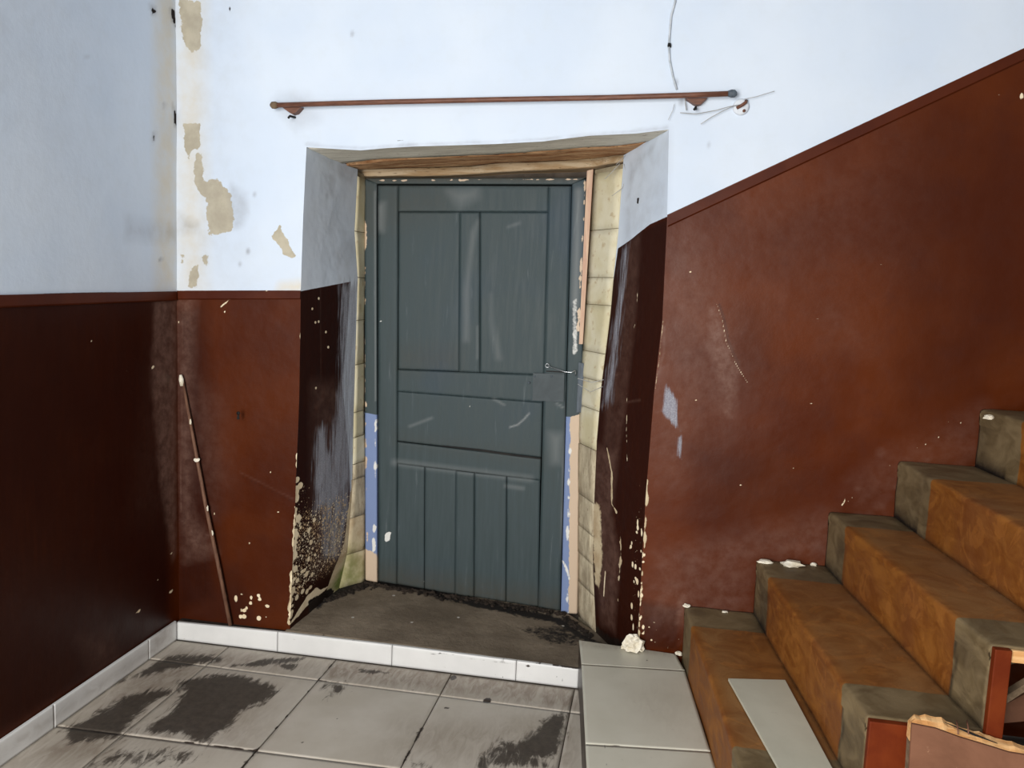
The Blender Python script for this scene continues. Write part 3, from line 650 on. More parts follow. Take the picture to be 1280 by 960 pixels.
# ---- baseboards
BBT = floor_mat('white_glazed_baseboard_tile', (214, 214, 212), (226, 226, 224))
def bbtile(a, b, z0a, z0b, parent, left):
    n, m = max(8, int(abs(b-a)/.008)), 12; G = np.zeros((n, m, 3))
    for i in range(n):
        t = i/(n-1); q = a+(b-a)*t; zt = z0a+(z0b-z0a)*t
        for j in range(m): G[i, j] = ((.009, q, zt*j/(m-1)) if left else (q, -.002, zt*j/(m-1)))
    G[:, -1, 0 if left else 1] += -.0015 if left else .0015
    s = Surf(G, (.009, 0, 0), (0, 1, 0), (0, 0, 1)) if left else Surf(G, (0, -.002, 0), (1, 0, 0), (0, 0, 1))
    L = s.line; B = s.blob; P = s.poly
    if not left:
        rr_ = random.Random(int(a*100)); k = lambda pts: [(400+x*.40625, 700+y*.40625) for x, y in pts]
        L('dark', k([(0, 232), (120, 250), (250, 268), (420, 292), (600, 312), (800, 335)]), .003, .004, .62, .01)
        for pts in ([(80, 258), (110, 262)], [(140, 265), (215, 276)], [(300, 280), (390, 298)], [(322, 268), (323, 290)], [(440, 302), (600, 322)], [(560, 345), (562, 365)], [(750, 345), (745, 375)], [(620, 322), (700, 330)], [(690, 370), (696, 385)], [(540, 350), (542, 362)]): L('dark', k(pts), .0025, .003, .9)
        L('dark', [(371, 802), (372, 810)], .0025, .003, .8); L('dark', [(355, 797), (372, 800)], .002, .003, .7)
        B('dark', *k([(640, 326)])[0], 3, 2, .004, .9); P('stain', [(216, 770), (232, 772), (222, 800), (214, 800)], .02, .4)
        for i in range(5): x = rr_.uniform(230, 700); B('dark', x, 795+.12*(x-260)+rr_.uniform(-6, 10), .9, .7, .003, .8)
    else:
        for i in range(3): B('brown', 0, 0, 1, 1, .004, 0)
        P('dirt', [(190, 780), (216, 770), (216, 800), (190, 820)], .03, .5); L('dark', [(206, 784), (206, 792)], .003, .003, .7); L('dark', [(213, 780), (213, 790)], .003, .003, .8)
        P('dirt', [(-200, 1100), (0, 950), (216, 800), (216, 790), (0, 935)], .03, .45)
    s.build('tile', BBT, parent, thick=((-.0085, 0, 0) if left else (0, .012, 0)))
bb = box('baseboard_back', (.008, .012, .0), (1.90, .036, .075), GROUT); tag(bb, 'white tiled skirting running from the corner under the door sill', None, None, 'structure')
tp = np.array([U(x, y, 1, 0) for x, y in [(216, 777), (400, 795), (560, 815), (725, 836)]]); TPZ = lambda x: float(np.interp(x, tp[:, 0], tp[:, 2]))
jx = [.008]+[U(x, y, 1, 0)[0] for x, y in [(347, 800), (490, 822), (645, 842)]]+[1.895]
for i in range(4):
    a, b = jx[i]+.0012, jx[i+1]-.0012
    bbtile(a, b, TPZ(a), TPZ(b), bb, False)
tpl = np.array([U(x, y, 0, .008) for x, y in [(0, 918), (67.5, 875), (214, 778)]])
bl2 = box('baseboard_left', (XC+.0005, -4.1, 0), (XC+.004, -.004, .07), GROUT); tag(bl2, 'white tiled skirting along the left wall', None, None, 'structure')
jy = [-.004]+[U(x, y, 0, .008)[1] for x, y in [(186, 806), (67.5, 890)]]
while jy[-1] > -4: jy.append(jy[-1]-.46)
for i in range(len(jy)-1):
    a, b = jy[i]-.0012, jy[i+1]+.0012; zt = .092
    bbtile(b, a, zt, zt, bl2, True)

# ================================================================ DOOR
door = empty('door_1', (1.28, DY, .11), label='old grey panelled door with a wire hook on its right edge', kind='structure')
dpl = lambda x, y, Y=DY: U(x, y, 1, Y)
def dpiece(name, pts, y0, y1, layers=None, n=(24, 60), bev=.0012, lab=None):   # quad px TL TR BR BL as a worn painted board
    q = [dpl(x, y) for x, y in pts]; nu, nv = n; G = np.zeros((nu, nv, 3))
    fa = np.linspace(0, 1, nu)[:, None, None]; fc = np.linspace(0, 1, nv)[None, :, None]
    G = (q[3]*(1-fa)+q[2]*fa)*(1-fc)+(q[0]*(1-fa)+q[1]*fa)*fc
    G[:, :, 1] = y0; G[0, :, 1] += bev; G[-1, :, 1] += bev; G[:, 0, 1] += bev; G[:, -1, 1] += bev
    G = G[:, :]
    s = Surf(G, (0, DY, 0), (1, 0, 0), (0, 0, 1))
    if layers: layers(s)
    o = s.build(name, DOORP, door, thick=(0, y1-y0, 0))
    if lab: tag(o, lab)
    return o
def dmarks(s):
    P = s.poly; L = s.line; B = s.blob; u = lambda pts: [(460+x*.2866, 225+y*.2866) for x, y in pts]; v = lambda pts: [(460+x*.3073, 480+y*.3073) for x, y in pts]
    P('haze', u([(455, 230), (480, 180), (450, 330), (440, 480), (435, 700), (422, 700), (425, 480)]), .02, .30)
    P('haze', u([(535, 500), (545, 620), (580, 780), (560, 780), (535, 640)]), .02, .22)
    P('haze', u([(350, 50), (480, 35), (480, 75), (400, 120)]), .03, .25)
    L('haze', u([(610, 205), (660, 188)]), .006, .01, .3); L('haze', u([(475, 640), (475, 780)]), .004, .006, .45)
    P('haze', u([(15, 100), (75, 100), (70, 225), (10, 225)]), .02, .30); P('white', u([(12, 165), (35, 165), (32, 212), (12, 210)]), .012, .62)
    L('white', u([(42, 300), (42, 420), (45, 560), (42, 640), (43, 800)]), .003, .003, .62); L('haze', u([(42, 30), (42, 300)]), .003, .003, .6); L('haze', v([(40, 0), (40, 780)]), .003, .003, .7)
    L('haze', u([(60, 28), (880, 30)]), .003, .003, .6)
    P('dirt', u([(60, 30), (340, 40), (340, 130), (130, 200), (60, 200)]), .08, .35); P('dirt', u([(20, 0), (300, 0), (300, 30), (20, 30)]), .03, .6)
    P('dirt', v([(40, 740), (800, 860), (780, 960), (0, 820)]), .06, .7); P('dirt', v([(110, 200), (720, 290), (720, 330), (110, 240)]), .05, .3)
    P('dirt', u([(130, 730), (400, 730), (400, 830), (130, 830)]), .06, .35)
    L('haze', v([(578, 175), (610, 165), (635, 143), (655, 120)]), .005, .004, .85); L('haze', v([(170, 172), (260, 138)]), .005, .01, .4); L('haze', v([(510, 60), (555, 85)]), .005, .006, .5)
    L('haze', v([(110, 318), (250, 335), (660, 385)]), .02, .02, .35); L('haze', v([(560, 415), (630, 425)]), .01, .012, .4); L('haze', v([(770, 80), (800, 100)]), .004, .005, .7)
    P('haze', v([(740, 200), (790, 205), (780, 320), (750, 320)]), .03, .3)
    P('white', [(481, 668), (484, 664), (490, 664), (489, 670), (485, 677), (481, 675)], .004, 1)
    for x, y in u([(58, 615), (100, 635), (565, 183), (675, 20), (745, 205)]): B('white', x, y, 1, 1, .004, .8)
    for x, y in v([(265, 480), (225, 800), (105, 373), (455, 90), (415, 90), (768, 855)]): B('white', x, y, 1, 1.6, .004, .7)
    L('white', v([(224, 788), (228, 805)]), .004, .004, .7)
    L('white', u([(885, 130), (875, 500), (870, 800)]), .003, .004, .55); L('haze', v([(800, 0), (800, 110), (795, 470), (780, 760)]), .004, .004, .7)
    P('dark', u([(760, 910), (768, 910), (770, 950), (760, 950)]), .003, 0)
DB = .006  # stiles and rails stand proud of the panels
dpiece('stile', [(473, 232), (498, 232), (496, 730), (473.5, 726)], DY-DB, DY+.03, dmarks, (8, 240))
dpiece('stile', [(686, 233), (714.5, 233), (700, 763), (673, 759)], DY-DB, DY+.03, dmarks, (9, 240))
dpiece('rail', [(498.3, 232), (685.7, 233), (685.4, 265), (498.2, 264.5)], DY-DB+.0006, DY+.03, dmarks, (80, 14))
dpiece('rail', [(497.6, 462), (679.6, 469), (678.6, 503), (497.4, 489)], DY-DB+.0006, DY+.03, dmarks, (80, 14))
dpiece('rail', [(497, 552), (676.2, 573), (675.4, 600), (496.6, 579)], DY-DB+.0006, DY+.03, dmarks, (80, 14))
dpiece('mullion', [(575, 265.3), (599.8, 265.3), (599.8, 465.5), (574, 464.5)], DY-DB+.001, DY+.03, dmarks, (10, 90))
dpiece('mullion', [(570.5, 588.5), (593, 591), (592.3, 746), (569, 743)], DY-DB+.001, DY+.03, dmarks, (10, 70))
dpiece('panel', [(498.3, 265), (574.8, 265), (573.8, 464.5), (497.7, 461.5)], DY+.001, DY+.03, dmarks, (36, 90))
dpiece('panel', [(600.1, 265), (685.5, 265), (680, 469), (600, 465.5)], DY+.001, DY+.03, dmarks, (36, 90))
dpiece('panel', [(497.4, 489.3), (678.3, 503.3), (676.2, 571.5), (497, 551)], DY-.003, DY+.03, dmarks, (80, 40))
for a in ([(496.8, 579.3), (530.5, 583.6), (530, 736), (496.1, 730)], [(531.2, 583.7), (570.2, 588.2), (568.7, 743), (530.6, 736.2)], [(593.3, 591.3), (633, 595.5), (632, 752.5), (592.6, 746.2)], [(633.7, 595.6), (675, 600.2), (672.6, 759), (632.6, 752.6)]):
    dpiece('panel_board', a, DY+.0, DY+.03, dmarks, (18, 70))
# dark open split under the middle panel
q = [dpl(*p, DY-.0) for p in [(553, 556.5), (600, 561), (640, 567), (676, 571.8), (676, 573.8), (640, 569.5), (600, 563.5), (553, 557.5)]]
prism('split', [(p[0], DY-.0085, p[2]) for p in q], (0, .003, 0), BLACK, door)
# lock
LOCKM = simple('grey_painted_iron', (52, 62, 66), (66, 76, 80), 10, .55, .35, .3)
lk = prism('lock_plate', [dpl(*p) for p in [(667, 466), (706, 467), (705, 502), (666, 500)]], (0, .01, 0), LOCKM, door)
for v_ in lk.data.vertices: v_.co.y = DY-.016 if v_.co.y < DY+.005 else DY-.005
kc = dpl(678.5, 489); tube('keyhole', [(kc[0], DY-.0175, kc[2]+.006), (kc[0], DY-.0135, kc[2]+.006)], .008, BLACK, lk, 12)
prism('keyhole', [(kc[0]-.004, DY-.0172, kc[2]), (kc[0]+.004, DY-.0172, kc[2]), (kc[0]+.006, DY-.0172, kc[2]-.022), (kc[0]-.006, DY-.0172, kc[2]-.022)], (0, .003, 0), BLACK, lk)
for p in [(669, 470), (662, 478), (690, 470)]:
    c = dpl(*p); tube('screw', [(c[0], DY-.019, c[2]), (c[0], DY-.008, c[2])], .0045, DGREY, door, 10)
h0 = dpl(684, 457, DY-.03); h1 = dpl(706, 465, DY-.05); h2 = dpl(714, 465.5, DY-.045)
h3 = dpl(719, 464, DY-.045)
ring = [(h0[0]+.009*math.cos(a), DY-.028, h0[2]+.009*math.sin(a)) for a in np.linspace(0, 2*math.pi, 18)]
tube('hook_eye', ring, .0018, STEEL, door, 6)
tube('wire_hook', [(h0[0]+.008, DY-.028, h0[2]-.004), (h1[0], DY-.045, h1[2]), (h2[0], DY-.047, h2[2]), (h3[0], DY-.047, h3[2]+.004), (h3[0]+.002, DY-.047, h3[2]-.008), (h3[0]+.001, DY-.04, h3[2]-.022)], .0024, STEEL, door, 8)
prism('latch_slot', [dpl(*p) for p in [(683, 463), (712, 464.5), (712, 466), (683, 464.5)]], (0, .002, 0), BLACK, door).location = (0, -.0085, 0)
# frame
def fmL(s):
    P = s.poly; L = s.line; B = s.blob
    P('green', [(450, 514), (473, 518), (473, 700), (450, 690)], .008); P('cream', [(450, 680), (474, 690), (474, 740), (450, 740)], .02, .8)
    L('white', [(471, 525), (470, 620), (468, 690)], .010, .010, .72, .02); P('dirt', [(458, 670), (474, 670), (474, 740), (458, 740)], .04, .7); L('cream', [(459, 500), (459, 600), (461, 700)], .006, .008, .7, .02); L('cream', [(458, 240), (457, 400), (458, 600)], .008, .008, .66, .02); P('dirt', [(450, 225), (475, 225), (475, 300), (450, 300)], .05, .4)
    L('haze', [(470, 240), (471, 500)], .004, .005, .5)
def fmR(s):
    P = s.poly; L = s.line
    P('dirt', [(712, 520), (732, 516), (732, 770), (711, 770)], .02, .28); P('green', [(700, 520), (716, 520), (714, 770), (698, 770)], .008, .9); P('cream', [(713, 520), (730, 516), (730, 770), (711, 770)], .010, .9)
    L('white', [(713, 530), (711, 640), (709, 690), (710, 765)], .008, .010, .72, .02); P('dirt', [(700, 640), (726, 640), (726, 770), (700, 770)], .06, .5); L('white', [(704, 700), (709, 710), (712, 722)], .014, .008, .8)
    P('white', [(714, 375), (724, 370), (724, 440), (714, 450)], .014, .52); L('haze', [(724, 240), (719, 380)], .02, .02, .5); L('cream', [(732, 225), (727, 330), (723, 420)], .006, .006, .62, .02)
def fmT(s):
    L = s.line; r = random.Random(5); P = s.poly
    P('dirt', [(450, 215), (745, 210), (745, 228), (450, 230)], .02, .8)
    for i in range(15):
        x = 470+i*18+r.uniform(-5, 5); y = 226.5+(-1.5)*(x-460)/280; L('cream', [(x, y), (x+r.uniform(5, 12), y-.3)], .006, .004, r.uniform(.55, .85), .01)
dpiece('door_frame', [(457, 224), (472.2, 229), (472.6, 727), (458, 724)], DY-.018, DY+.06, fmL, (10, 300), .003)
dpiece('door_frame', [(715.5, 228), (733, 224), (722, 766), (701.5, 765)], DY-.018, DY+.06, fmR, (12, 300), .003)
dpiece('door_frame', [(458, 223.5), (733, 222.5), (715.6, 231.2), (472, 230.3)], DY-.022, DY+.06, fmT, (140, 8), .002)
pk = prism('frame_batten', [dpl(*p) for p in [(734, 214), (742, 212), (729, 430), (724, 430)]], (0, .05, 0), PINK, door, .003); tag(pk, 'bare pinkish wood strip'); pk.location.y -= .02
q = [dpl(*p) for p in [(724, 452), (738, 455), (736, 514), (721, 515)]]
kp = prism('strike_plate', q, (0, .04, 0), DGREY, door, .004); kp.location.y -= .035

# ---- sill
def zsill(x, y):
    return TPZ(min(max(x, 0), 1.9))*(1-min(1, max(0, y/.62)))+(.137-(x-.77)*.048)*min(1, max(0, y/.62))
nx, ny = 190, 74; G = np.zeros((nx, ny, 3))
for i in range(nx):
    for j in range(ny):
        y = .010+(.66-.010)*j/(ny-1)
        xl = float(XL(.1)+(XLi(.12)-XL(.1))*min(1, max(0, (y-WY)/(IYL-WY))))-.015; xl = xl if y < IYL else xl+(y-IYL)/.12*.08
        xr = float(XR(.2)+(XRi(.1)-XR(.2))*min(1, max(0, (y-WY)/(IYR-WY))))+.01; xr = xr if y < IYR else xr-(y-IYR)/.2*.18
        x = xl+(xr-xl)*i/(nx-1)
        G[i, j] = (x, y, zsill(x, y)-.002+(.009*float(fbm(np.array(x*3.5), np.array(y*4), 51, 4)) if 0 < j else 0)*min(1, y/.05)-(.02 if j == 0 else 0))
s = Surf(G, (0, 0, .11), (1, 0, 0), (0, 1, 0)); P = s.poly; L = s.line; B = s.blob
P('dark', [(440, 725), (472, 727), (560, 740), (600, 748), (700, 765), (740, 790), (760, 800), (730, 795), (690, 772), (600, 760), (520, 742), (450, 738), (395, 762), (392, 750)], .03, .85)
P('dark', [(640, 778), (700, 775), (735, 790), (722, 800), (690, 800)], .04, .58); P('dark', [(366, 785), (400, 790), (420, 796), (380, 792)], .02, .6)
L('dark', [(368, 786), (440, 796), (560, 812), (700, 830)], .01, .012, .5, .02)
for x, y in [(492, 747), (515, 777), (704, 776), (650, 822), (573, 770), (441, 772)]: B('white', x, y, 3, 1, .005, .7)
sill = s.build('door_sill', SILL, None, thick=(0, 0, -.12)); tag(sill, 'rough dark concrete sill in front of the grey door, dirt along its back', 'sill')
# dirt ledge on top of the corner skirting
lg = prism('skirting_ledge', [(.008, .0105, .045), (XL(.1)+.01, .0105, .045), (XL(.1)+.01, WY+.02, .045), (.008, WY+.02, .045)], (0, 0, .044), SOIL, bb, .004)
# crumbs of soil along the door foot
rnd = random.Random(21); bm = bmesh.new()
def crumb(x, y, z, r):
    m = bmesh.ops.create_icosphere(bm, subdivisions=1, radius=r)
    for v in m['verts']: v.co = Vector((x+v.co.x*rnd.uniform(.7, 1.6), y+v.co.y*rnd.uniform(.7, 1.3), z+v.co.z*rnd.uniform(.4, 1.)))
def gy(x): return .575
for i in range(420):
    t = rnd.random(); x = .70+t*1.07; y = DY-.025-abs(rnd.gauss(0, .022)); r = rnd.uniform(.003, .013); crumb(x, y, zsill(x, y)+r*.15, r)
for i in range(170):
    t = rnd.random(); x = .60+t*.12+rnd.gauss(0, .012); y = .34+t*.22+rnd.gauss(0, .012); r = rnd.uniform(.003, .013); crumb(x, y, zsill(x, y), r)
for i in range(90):
    t = rnd.random(); x = 1.78+t*.14; y = .52-t*.16+rnd.gauss(0, .015); r = rnd.uniform(.003, .014); crumb(x, y, zsill(x, y), r)
me = bpy.data.meshes.new('soil_crumbs'); bm.to_mesh(me); bm.free()
tag(link('soil_crumbs', me, SOIL, None, False), 'black crumbs of soil heaped along the foot of the grey door', 'dirt', None, 'stuff')

# ================================================================ TILED LOWEST STEP
PZ = .19
ts = empty('tiled_step', (2.1, -.4, 0), label='low step faced with pale grey tiles between the door sill and the wooden stairs', cat='step')
pl = lambda x, y, z=PZ: U(x, y, 2, z)
A_, B_ = pl(724, 800), pl(846, 817); B_ = np.array([2.295, .03, PZ]); J1a, J1b = pl(727, 830), pl(856, 838); J2a, J2b = pl(732, 930), pl(888, 939.5)
dl = (J2a-J1a)/abs(J2a[1]-J1a[1]); dr = (J2b-J1b)/abs(J2b[1]-J1b[1]); J3a, J3b = J2a+dl*.55, J2b+dr*.55; J3a[2] = J3b[2] = PZ
sh_ = lambda p, x, y: (p[0]+x, p[1]+y, 0)
prism('step_body', [sh_(A_, .012, -.03), sh_(B_, -.012, -.02), sh_(J3b, -.012, .01), sh_(J3a, .012, .01)], (0, 0, PZ-.011), GROUT, ts)
def ptile(a, b, c, d):                       # TL TR BR BL
    g = .0016; n = 40; fa = np.linspace(0, 1, n)[:, None, None]; fc = np.linspace(0, 1, n)[None, :, None]
    a, b, c, d = [np.asarray(k, float) for k in (a, b, c, d)]
    G = (d*(1-fa)+c*fa)*(1-fc)+(a*(1-fa)+b*fa)*fc; cen = G.mean((0, 1)); G[:, 0, 1] += g; G[:, -1, 1] -= g
    s = Surf(G, (0, 0, PZ), (1, 0, 0), (0, 1, 0)); P = s.poly; L = s.line; B = s.blob; k = .1875
    L('dark', [(755.5, 931), (758, 940), (759, 950), (757, 962)], .004, .003, .8)
    L('dark', [(732, 930), (780, 932)], .004, .004, .6, .01)
    for x, y, r in [(828, 831, 1.8), (809, 825.5, 2), (741, 825, 1.6), (765, 846, 1.5), (860, 828, 1), (800, 870, .8), (817, 884, 1)]: B('dark', x, y, r, r*.6, .006, .7)
    P('dirt', [(724, 795), (850, 812), (850, 822), (724, 808)], .02, .4); P('dirt', [(780, 860), (860, 850), (880, 930), (790, 900)], .08, .18)
    s.build('tile', PTILE, ts, thick=(0, 0, -.010))
ptile(A_, B_, J1b, J1a); ptile(J1a, J1b, J2b, J2a); ptile(J2a, J2b, J3b, J3a)
# side facing tiles on the left
e = lambda p: np.array([p[0]+.001, p[1], 0])
for a, b in ((A_, J1a), (J1a, J2a), (J2a, J3a)):
    prism('side_tile', [(a[0]+.001, a[1]-.002, .002), (b[0]+.001, b[1]+.002, .002), (b[0]+.001, b[1]+.002, PZ-.012), (a[0]+.001, a[1]-.002, PZ-.012)], (.0105, 0, 0), PTILE, ts)

# ================================================================ STAIRS
ZK = lambda k: .175+.2275*k
XW = {1: 2.325, 2: 2.600, 3: 2.864, 4: 3.108, 5: 3.39, 6: 3.66, 7: 3.93, 8: 4.2}
SL = {1: .094, 2: .105, 3: .115, 4: .09, 5: .09, 6: .09, 7: .09, 8: .09}
YE = -1.212
nx_ = lambda k, y: XW[k]+SL[k]*(WY-y)
stairs = empty('staircase', (2.9, -.6, 0), label='old wooden staircase, ochre-painted centre with bare grey ends, climbing right along the brown dado', cat='staircase')
def smask(s, k, top):
    yy = s.a_y
    e0 = -.17+.012*fbm(s.X*9, yy*0+k, 3); e1 = -1.035+.014*fbm(s.X*9, yy*0+k, 7)
    if k >= 4: e0 -= .10
    s.L['cream'] = np.clip(.5+np.minimum(e0-yy, yy-e1)/.024, 0, 1)
ny = 96
for k in range(1, 8):
    zk, zp = ZK(k), (ZK(k-1) if k > 1 else .0)
    Y = np.linspace(WY-.003, YE, ny)
    # tread: rounded nose, flat top, goes back under the next riser
    prof = [(0, -.034), (-.0015, -.024), (-.002, -.014), (.0, -.006), (.004, -.002), (.010, 0)]
    dep = 9
    G = np.zeros((ny, len(prof)+dep, 3))
    for i, y in enumerate(Y):
        x0 = nx_(k, y)+.004*float(nz(np.array(y*6), np.array(k*3.1), 2)); x1 = nx_(k+1, y)+.02 if k < 8 else x0+.3
        for j, (dx, dz) in enumerate(prof):
            wob = .004*float(nz(np.array(y*7), np.array(k*1.7+.5), 4)); G[i, j] = (x0+dx, y, zk+dz+wob*(dz/-.034)*.0+min(0, wob)*(1 if dz > -.01 else 0))
        for j in range(dep):
            t = (j+1)/dep; x = x0+.010+(x1-x0-.010)*t; G[i, len(prof)+j] = (x, y, zk+.0015*float(nz(np.array(x*12), np.array(y*7), k)))
    s = Surf(G, (0, 0, zk), (1, 0, 0), (0, 1, 0)); s.X = G[..., 0].ravel(); s.a_y = G[..., 1].ravel(); smask(s, k, True)
    fr = (s.X-(XW[k]+SL[k]*(WY-s.a_y))); back = (XW[k+1]+SL[k+1]*(WY-s.a_y))-s.X if k < 8 else 0*fr
    s.put('dirt', np.clip(.55+.6*fbm(s.X*5, s.a_y*3, k, 3), 0, 1)*np.clip(fr/.03, 0, 1))
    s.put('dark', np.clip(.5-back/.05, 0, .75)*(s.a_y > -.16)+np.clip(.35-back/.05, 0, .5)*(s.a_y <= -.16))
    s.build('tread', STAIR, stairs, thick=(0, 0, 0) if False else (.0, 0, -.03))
    # riser
    nh = 14; G = np.zeros((ny, nh, 3)); zb = zp-.002 if k > 1 else .0
    for i, y in enumerate(Y):
        for j in range(nh):
            t = j/(nh-1); G[i, j] = (nx_(k, y)+.004*float(nz(np.array(y*6), np.array(k*3.1), 2))+.0006+.003*t*(1-t)*4*float(nz(np.array(y*5), np.array(t*2+k), 6)), y, zb+(zk-.030-zb)*t)
    s = Surf(G, (0, 0, 0), (0, -1, 0), (0, 0, 1)); s.X = G[..., 2].ravel()+k; s.a_y = G[..., 1].ravel(); smask(s, k, False)
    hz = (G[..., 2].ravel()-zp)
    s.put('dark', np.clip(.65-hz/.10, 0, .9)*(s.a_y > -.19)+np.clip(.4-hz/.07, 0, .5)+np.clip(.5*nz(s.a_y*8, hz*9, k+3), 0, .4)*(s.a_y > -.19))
    sd = np.abs(s.a_y+1.05+.01*nz(hz*20, hz*0, k)); s.put('dark', np.clip(.9-sd/.012, 0, .9)); s.put('white', np.clip(.72-sd/.016, 0, 1)*(nz(hz*40, hz*0+k, 5) > .45))
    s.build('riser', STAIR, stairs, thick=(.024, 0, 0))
# outer side: painted posts, ledger rail
def side(name, x0, x1, z0, z1, y0, th, mat, lab=None, bev=.003):
    o = box(name, (x0, y0-th, z0), (x1, y0, z1), mat, stairs, bev)
    if lab: tag(o, lab)
    return o
xe = lambda k: nx_(k, YE)
side('side_board', xe(2)+.002, xe(2)+.118, 0, ZK(2)-.002, YE, .022, REDP, 'red-brown painted side board')
side('side_board', xe(3)+.002, xe(3)+.042, ZK(2)-.02, ZK(3)-.002, YE, .022, REDP, 'red-brown painted side board')
side('side_board', xe(1)+.002, xe(1)+.10, 0, ZK(1)-.035, YE, .022, REDP)
side('ledger_rail', xe(2)+.16, xe(3)+.03, ZK(2)-.045, ZK(2)-.006, YE, .018, REDP)
side('broken_edge', xe(3)+.045, xe(3)+.40, ZK(3)-.036, ZK(3)-.004, YE, .012, RAW, 'splintered bare wood edge under the tread')
for k in (2, 3):
    c0 = xe(k+1)
box('support_post', (3.45, -1.19, 0), (3.52, -1.12, ZK(4)-.05), OLDW, stairs, .003)
box('support_post', (2.60, -1.19, 0), (2.66, -1.12, .36), OLDW, stairs, .003)
prism('carriage_beam', [(2.40, -.62, .0), (2.62, -.62, .0), (4.1, -.62, 1.30), (4.1, -.62, 1.50)], (0, .06, 0), OLDW, stairs)
# lath rubble inside the hollow
lb = prism('broken_lath', [U(1254, 872, 1, -1.18), U(1290, 850, 1, -1.17), U(1291, 858, 1, -1.17), U(1256, 881, 1, -1.18)], (0, .025, .0), OLDW, None); tag(lb, 'short grey lath lying slanted inside the hollow of the stairs', 'lath')
lb2 = prism('broken_board', [U(1250, 884, 1, -1.13), U(1300, 858, 1, -1.05), U(1300, 900, 1, -1.05), U(1254, 904, 1, -1.13)], (0, .03, .0), BRD, None); tag(lb2, 'dull board wedged below the lath inside the hollow of the stairs', 'board')
c = U(1262, 912, 1, -1.15)
# leaning broken board
def BP(x, y, Y): return U(x, y, 1, Y)
bx = empty('leaning_board', (3.0, -1.30, 0), label='broken brown board with splintered pale top edge, leaning against the stair side', cat='board')
top = [(1139, 900), (1142, 894), (1160, 893), (1175, 897), (1200, 909), (1232, 917), (1262, 927), (1300, 936)]
face = [(1140, 905), (1170, 911), (1200, 922), (1240, 934), (1262, 941), (1300, 947)]
YF, YBk = -1.275, -1.240
ft = [BP(x, y, YF) for x, y in face]; bt = [BP(x, y, YBk) for x, y in top]
lo = [np.array([ft[0][0]-.01, YF-.10, .0]), np.array([ft[-1][0], YF-.10, .0])]
pts = [lo[0]]+ft+[lo[1]]
prism('board_face', pts, (0, .008, 0), BRD, bx)
V = []; F = []; m = 24
fx = np.linspace(ft[0][0]+.001, ft[-1][0], m); fzv = np.interp(fx, [p[0] for p in ft], [p[2] for p in ft]); bzv = np.interp(fx, [p[0] for p in bt], [p[2] for p in bt]); r3 = random.Random(8)
for i in range(m):
    jg = r3.uniform(-.003, .003); V += [(fx[i], YF+.009, fzv[i]-.05), (fx[i], YF+.0085, fzv[i]+.001), (fx[i], YF+.018, (fzv[i]+bzv[i])/2+jg+.002), (fx[i], YBk, bzv[i]+jg), (fx[i], YBk, fzv[i]-.05)]
for i in range(m-1):
    for j in range(5): F.append([i*5+j, i*5+(j+1) % 5, (i+1)*5+(j+1) % 5, (i+1)*5+j])
F += [list(range(5)), list(range((m-1)*5, m*5))[::-1]]
tag(from_py('broken_edge', V, F, RAW, bx), 'pale splintered edge')
V = [(lo[0][0]+.002, lo[0][1]+.009, 0), (lo[1][0], lo[1][1]+.009, 0), (ft[-1][0], YF+.009, ft[-1][2]-.05), (ft[0][0]+.002, YF+.009, ft[0][2]-.05)]
prism('board_back', V, (0, .025, 0), OLDW, bx)
for x in (1196, 1209):
    a = BP(x-1, 902, YBk); b = BP(x+1, 918, YF); tube('nail', [(a[0], YBk-.002, a[2]+.004), ((a[0]+b[0])/2, (YBk+YF)/2-.004, (a[2]+b[2])/2+.006), (b[0], YF-.003, b[2]+.002)], .0018, RUST, bx, 6)
prism('crack', [BP(1181, 905, YF+.012)+np.array([0, -.001, .004]), BP(1215, 918, YF+.012)+np.array([0, -.001, .004]), BP(1247, 931, YF+.012)+np.array([0, -.001, .003]), BP(1215, 920, YF+.012)+np.array([0, -.001, .003])], (0, .004, 0), BLACK, bx)

# white plank on the first wooden tread
z1 = ZK(1)+.004
a, b = U(910, 851, 2, z1), U(983, 853, 2, z1); c = np.array([2.722, -1.30, z1]); d = np.array([2.532+(2.532-2.445)*.36, -1.30, z1])
b[0] = 2.636; c[0] = b[0]+(.094)*(b[1]-c[1]); 
pk_ = prism('white_plank', [a, b, c, d], (0, 0, .009), FLAP, None, .0012); tag(pk_, 'white glazed board lying across the lowest wooden tread', 'board')
# ================================================================ LOOSE THINGS
# leaning stick
s0, s1 = U(228, 474, 1, .022), U(288, 771, 1, .014); s1[2] = .094; s1[0] = U(288, 771, 1, .014)[0]
mid = (s0+s1)/2+np.array([-.004, -.004, 0])
st = empty('leaning_stick', tuple(s1), label='thin brown stick leaning in the left corner, paint-flecked', cat='stick')
tube('shaft', [s1, s1*.75+s0*.25+np.array([0, -.003, 0]), mid, s1*.3+s0*.7+np.array([-.002, -.003, 0]), s0], [.009, .009, .0085, .008, .006], STICK, st, 9)
tube('tip', [s0-np.array([0, .002, .03]), s0+np.array([-.003, -.004, .0]), s0+np.array([-.006, -.004, .02])], [.009, .011, .006], CHALK, st, 8)
c = s0+(s1-s0)*.323; lump('paint_fleck', c+np.array([-.002, -.008, 0]), .013, .005, .012, CHALK, st, 3)
for t in (.17, .52, .62): c = s0+(s1-s0)*t; lump('paint_fleck', c+np.array([.004, -.008, 0]), .005, .003, .014, CHALK, st, int(t*90))
